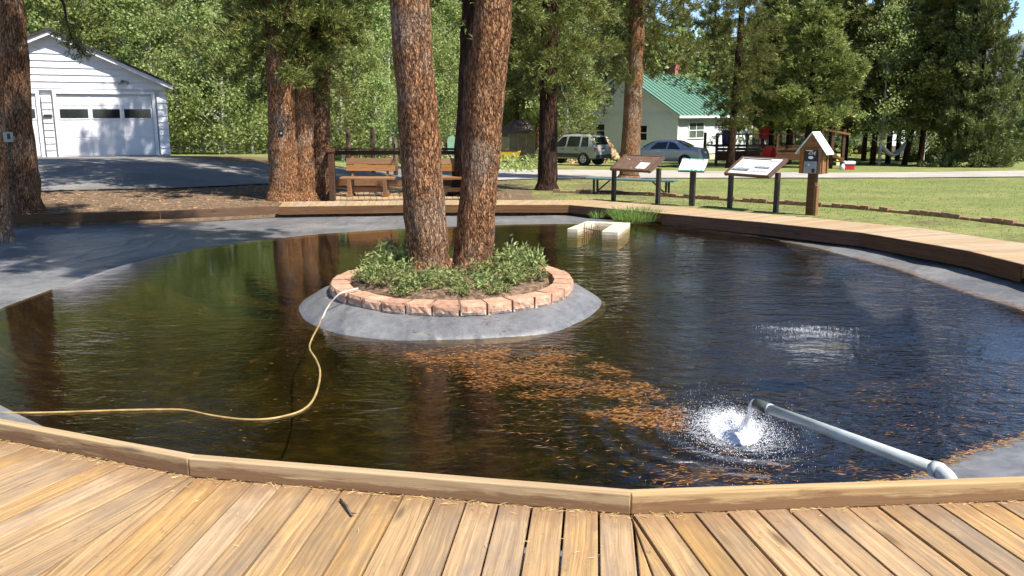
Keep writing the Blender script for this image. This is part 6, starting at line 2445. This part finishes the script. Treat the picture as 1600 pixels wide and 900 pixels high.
# ------------------------------------------------------------------ litter on the near deck
rg = np.random.default_rng(21)
ps = []
for (a, b_), n in (((V1, V2), 260), ((V2, V3), 420), ((V3, V4b), 300)):
    A, B = Vector(a), Vector(b_)
    e = (B - A).normalized()
    nn = Vector((e.y, -e.x))
    for k in range(n):
        t_ = rg.random()
        off_ = abs(rg.normal()) * .022 * (.5 + 1.2 * abs(mnoise.noise(Vector((t_ * 9, n, 0))))) + .004
        if rg.random() < .10:
            off_ += rg.exponential(.22)
        p_ = A.lerp(B, t_) + nn * off_
        ps.append((p_.x, p_.y, zd(p_.y) + .004 + rg.random() * .004))
P = np.array(ps)
a = rg.uniform(0, 6.28, len(P))
D = np.stack([np.cos(a), np.sin(a) * .6, rg.normal(size=len(P)) * .08], axis=1)
V = diamonds(P, D, rg.uniform(.015, .05, len(P)), .0026, rg)
tag(link('deck_needles', quad_mesh('deck_needles', V, 'deck_litter'), None), 'dry needles gathered against the near curb on the planks', 'needles', None, 'stuff')
ta, tb = atd(532, 783), atd(550, 808)
tw = thing('twig', 'short broken grey twig lying on the near planks', 'twig', (ta.x, ta.y, ta.z))
dv = tb - ta
MB().tube([(0, 0, .008), tuple(dv * .5 + Vector((.003, 0, .013))), tuple(dv + Vector((0, 0, .008)))], [.005, .0065, .0045], 7).build('stick', 'twig', tw, True)
MB().tube([tuple(dv * .9 + Vector((0, 0, .01))), tuple(dv + Vector((.018, .004, .014)))], [.004, .002], 5).build('side_shoot', 'twig', tw, True)
cn = atd(647, 771)
pc_ = MB()
rp_ = random.Random(2)
for k in range(26):
    a, t_ = k * 2.4, k / 26
    r_ = .014 * math.sin(math.pi * (.15 + .8 * t_))
    pc_.box((r_ * math.cos(a), r_ * math.sin(a) + (t_ - .5) * .035, .012 + r_ * .5 * math.sin(a)), (.012, .010, .005), Matrix.Rotation(a, 3, 'Y'))
tag(pc_.build('pine_cone', 'twig', None, loc=(cn.x, cn.y, cn.z)), 'small grey pine cone against the near curb', 'pine cone')
rk = at(1085, 742, ZW - .12)
mb = MB()
for i in range(8):
    for k in range(14):
        a, ph = 2 * math.pi * k / 14, math.pi * (i + .5) / 8
        r_ = 1 + .3 * mnoise.noise(Vector((math.cos(a) * 1.5, math.sin(a) * 1.5, ph * 1.5)))
        mb.v.append((.22 * r_ * math.sin(ph) * math.cos(a), .14 * r_ * math.sin(ph) * math.sin(a), .12 * r_ * math.cos(ph)))
for i in range(7):
    for k in range(14):
        mb.f.append((i * 14 + k, i * 14 + (k + 1) % 14, (i + 1) * 14 + (k + 1) % 14, (i + 1) * 14 + k))
mb.f.append(tuple(range(14)))
mb.f.append(tuple(range(98, 112)))
tag(mb.build('rock', 'rock', None, True, loc=(rk.x, rk.y, ZW - .15)), 'dark wet rock in the shallows left of the pipe', 'rock')

# ------------------------------------------------------------------ small fittings on the trunks
b = atY(14, 214, 13.6)
b = atY(13, 214, LT2.y - .16)
eb = thing('outlet_box', 'grey-green electrical box on the left trunk', 'electrical box', b)
MB().box((0, 0, 0), (.13, .07, .16)).build('housing', 'grey_box', eb, bevel=.01)
MB().box((.03, -.04, .01), (.045, .012, .09)).build('socket_cover', 'black', eb)
MB().tube([(0, 0, -.08), (.01, .03, -.35), (0, .05, -1.2)], .006, 6).build('conduit', 'dark_steel', eb, True)
b = atY(440, 208, cl.y - .30)
ob = thing('tree_box', 'small dark box fixed to the leftmost cluster trunk', 'box', b)
MB().box((0, 0, 0), (.09, .06, .12)).build('case', 'black', ob, bevel=.006)
MB().tube([(0, -.03, 0), (0, -.045, 0)], .025, 10).build('dial', 'grey_box', ob)
for ob_ in list(bpy.data.objects):
    if ob_.get('label') == 'x':
        bpy.data.objects.remove(ob_)
print('objects', len(bpy.data.objects))
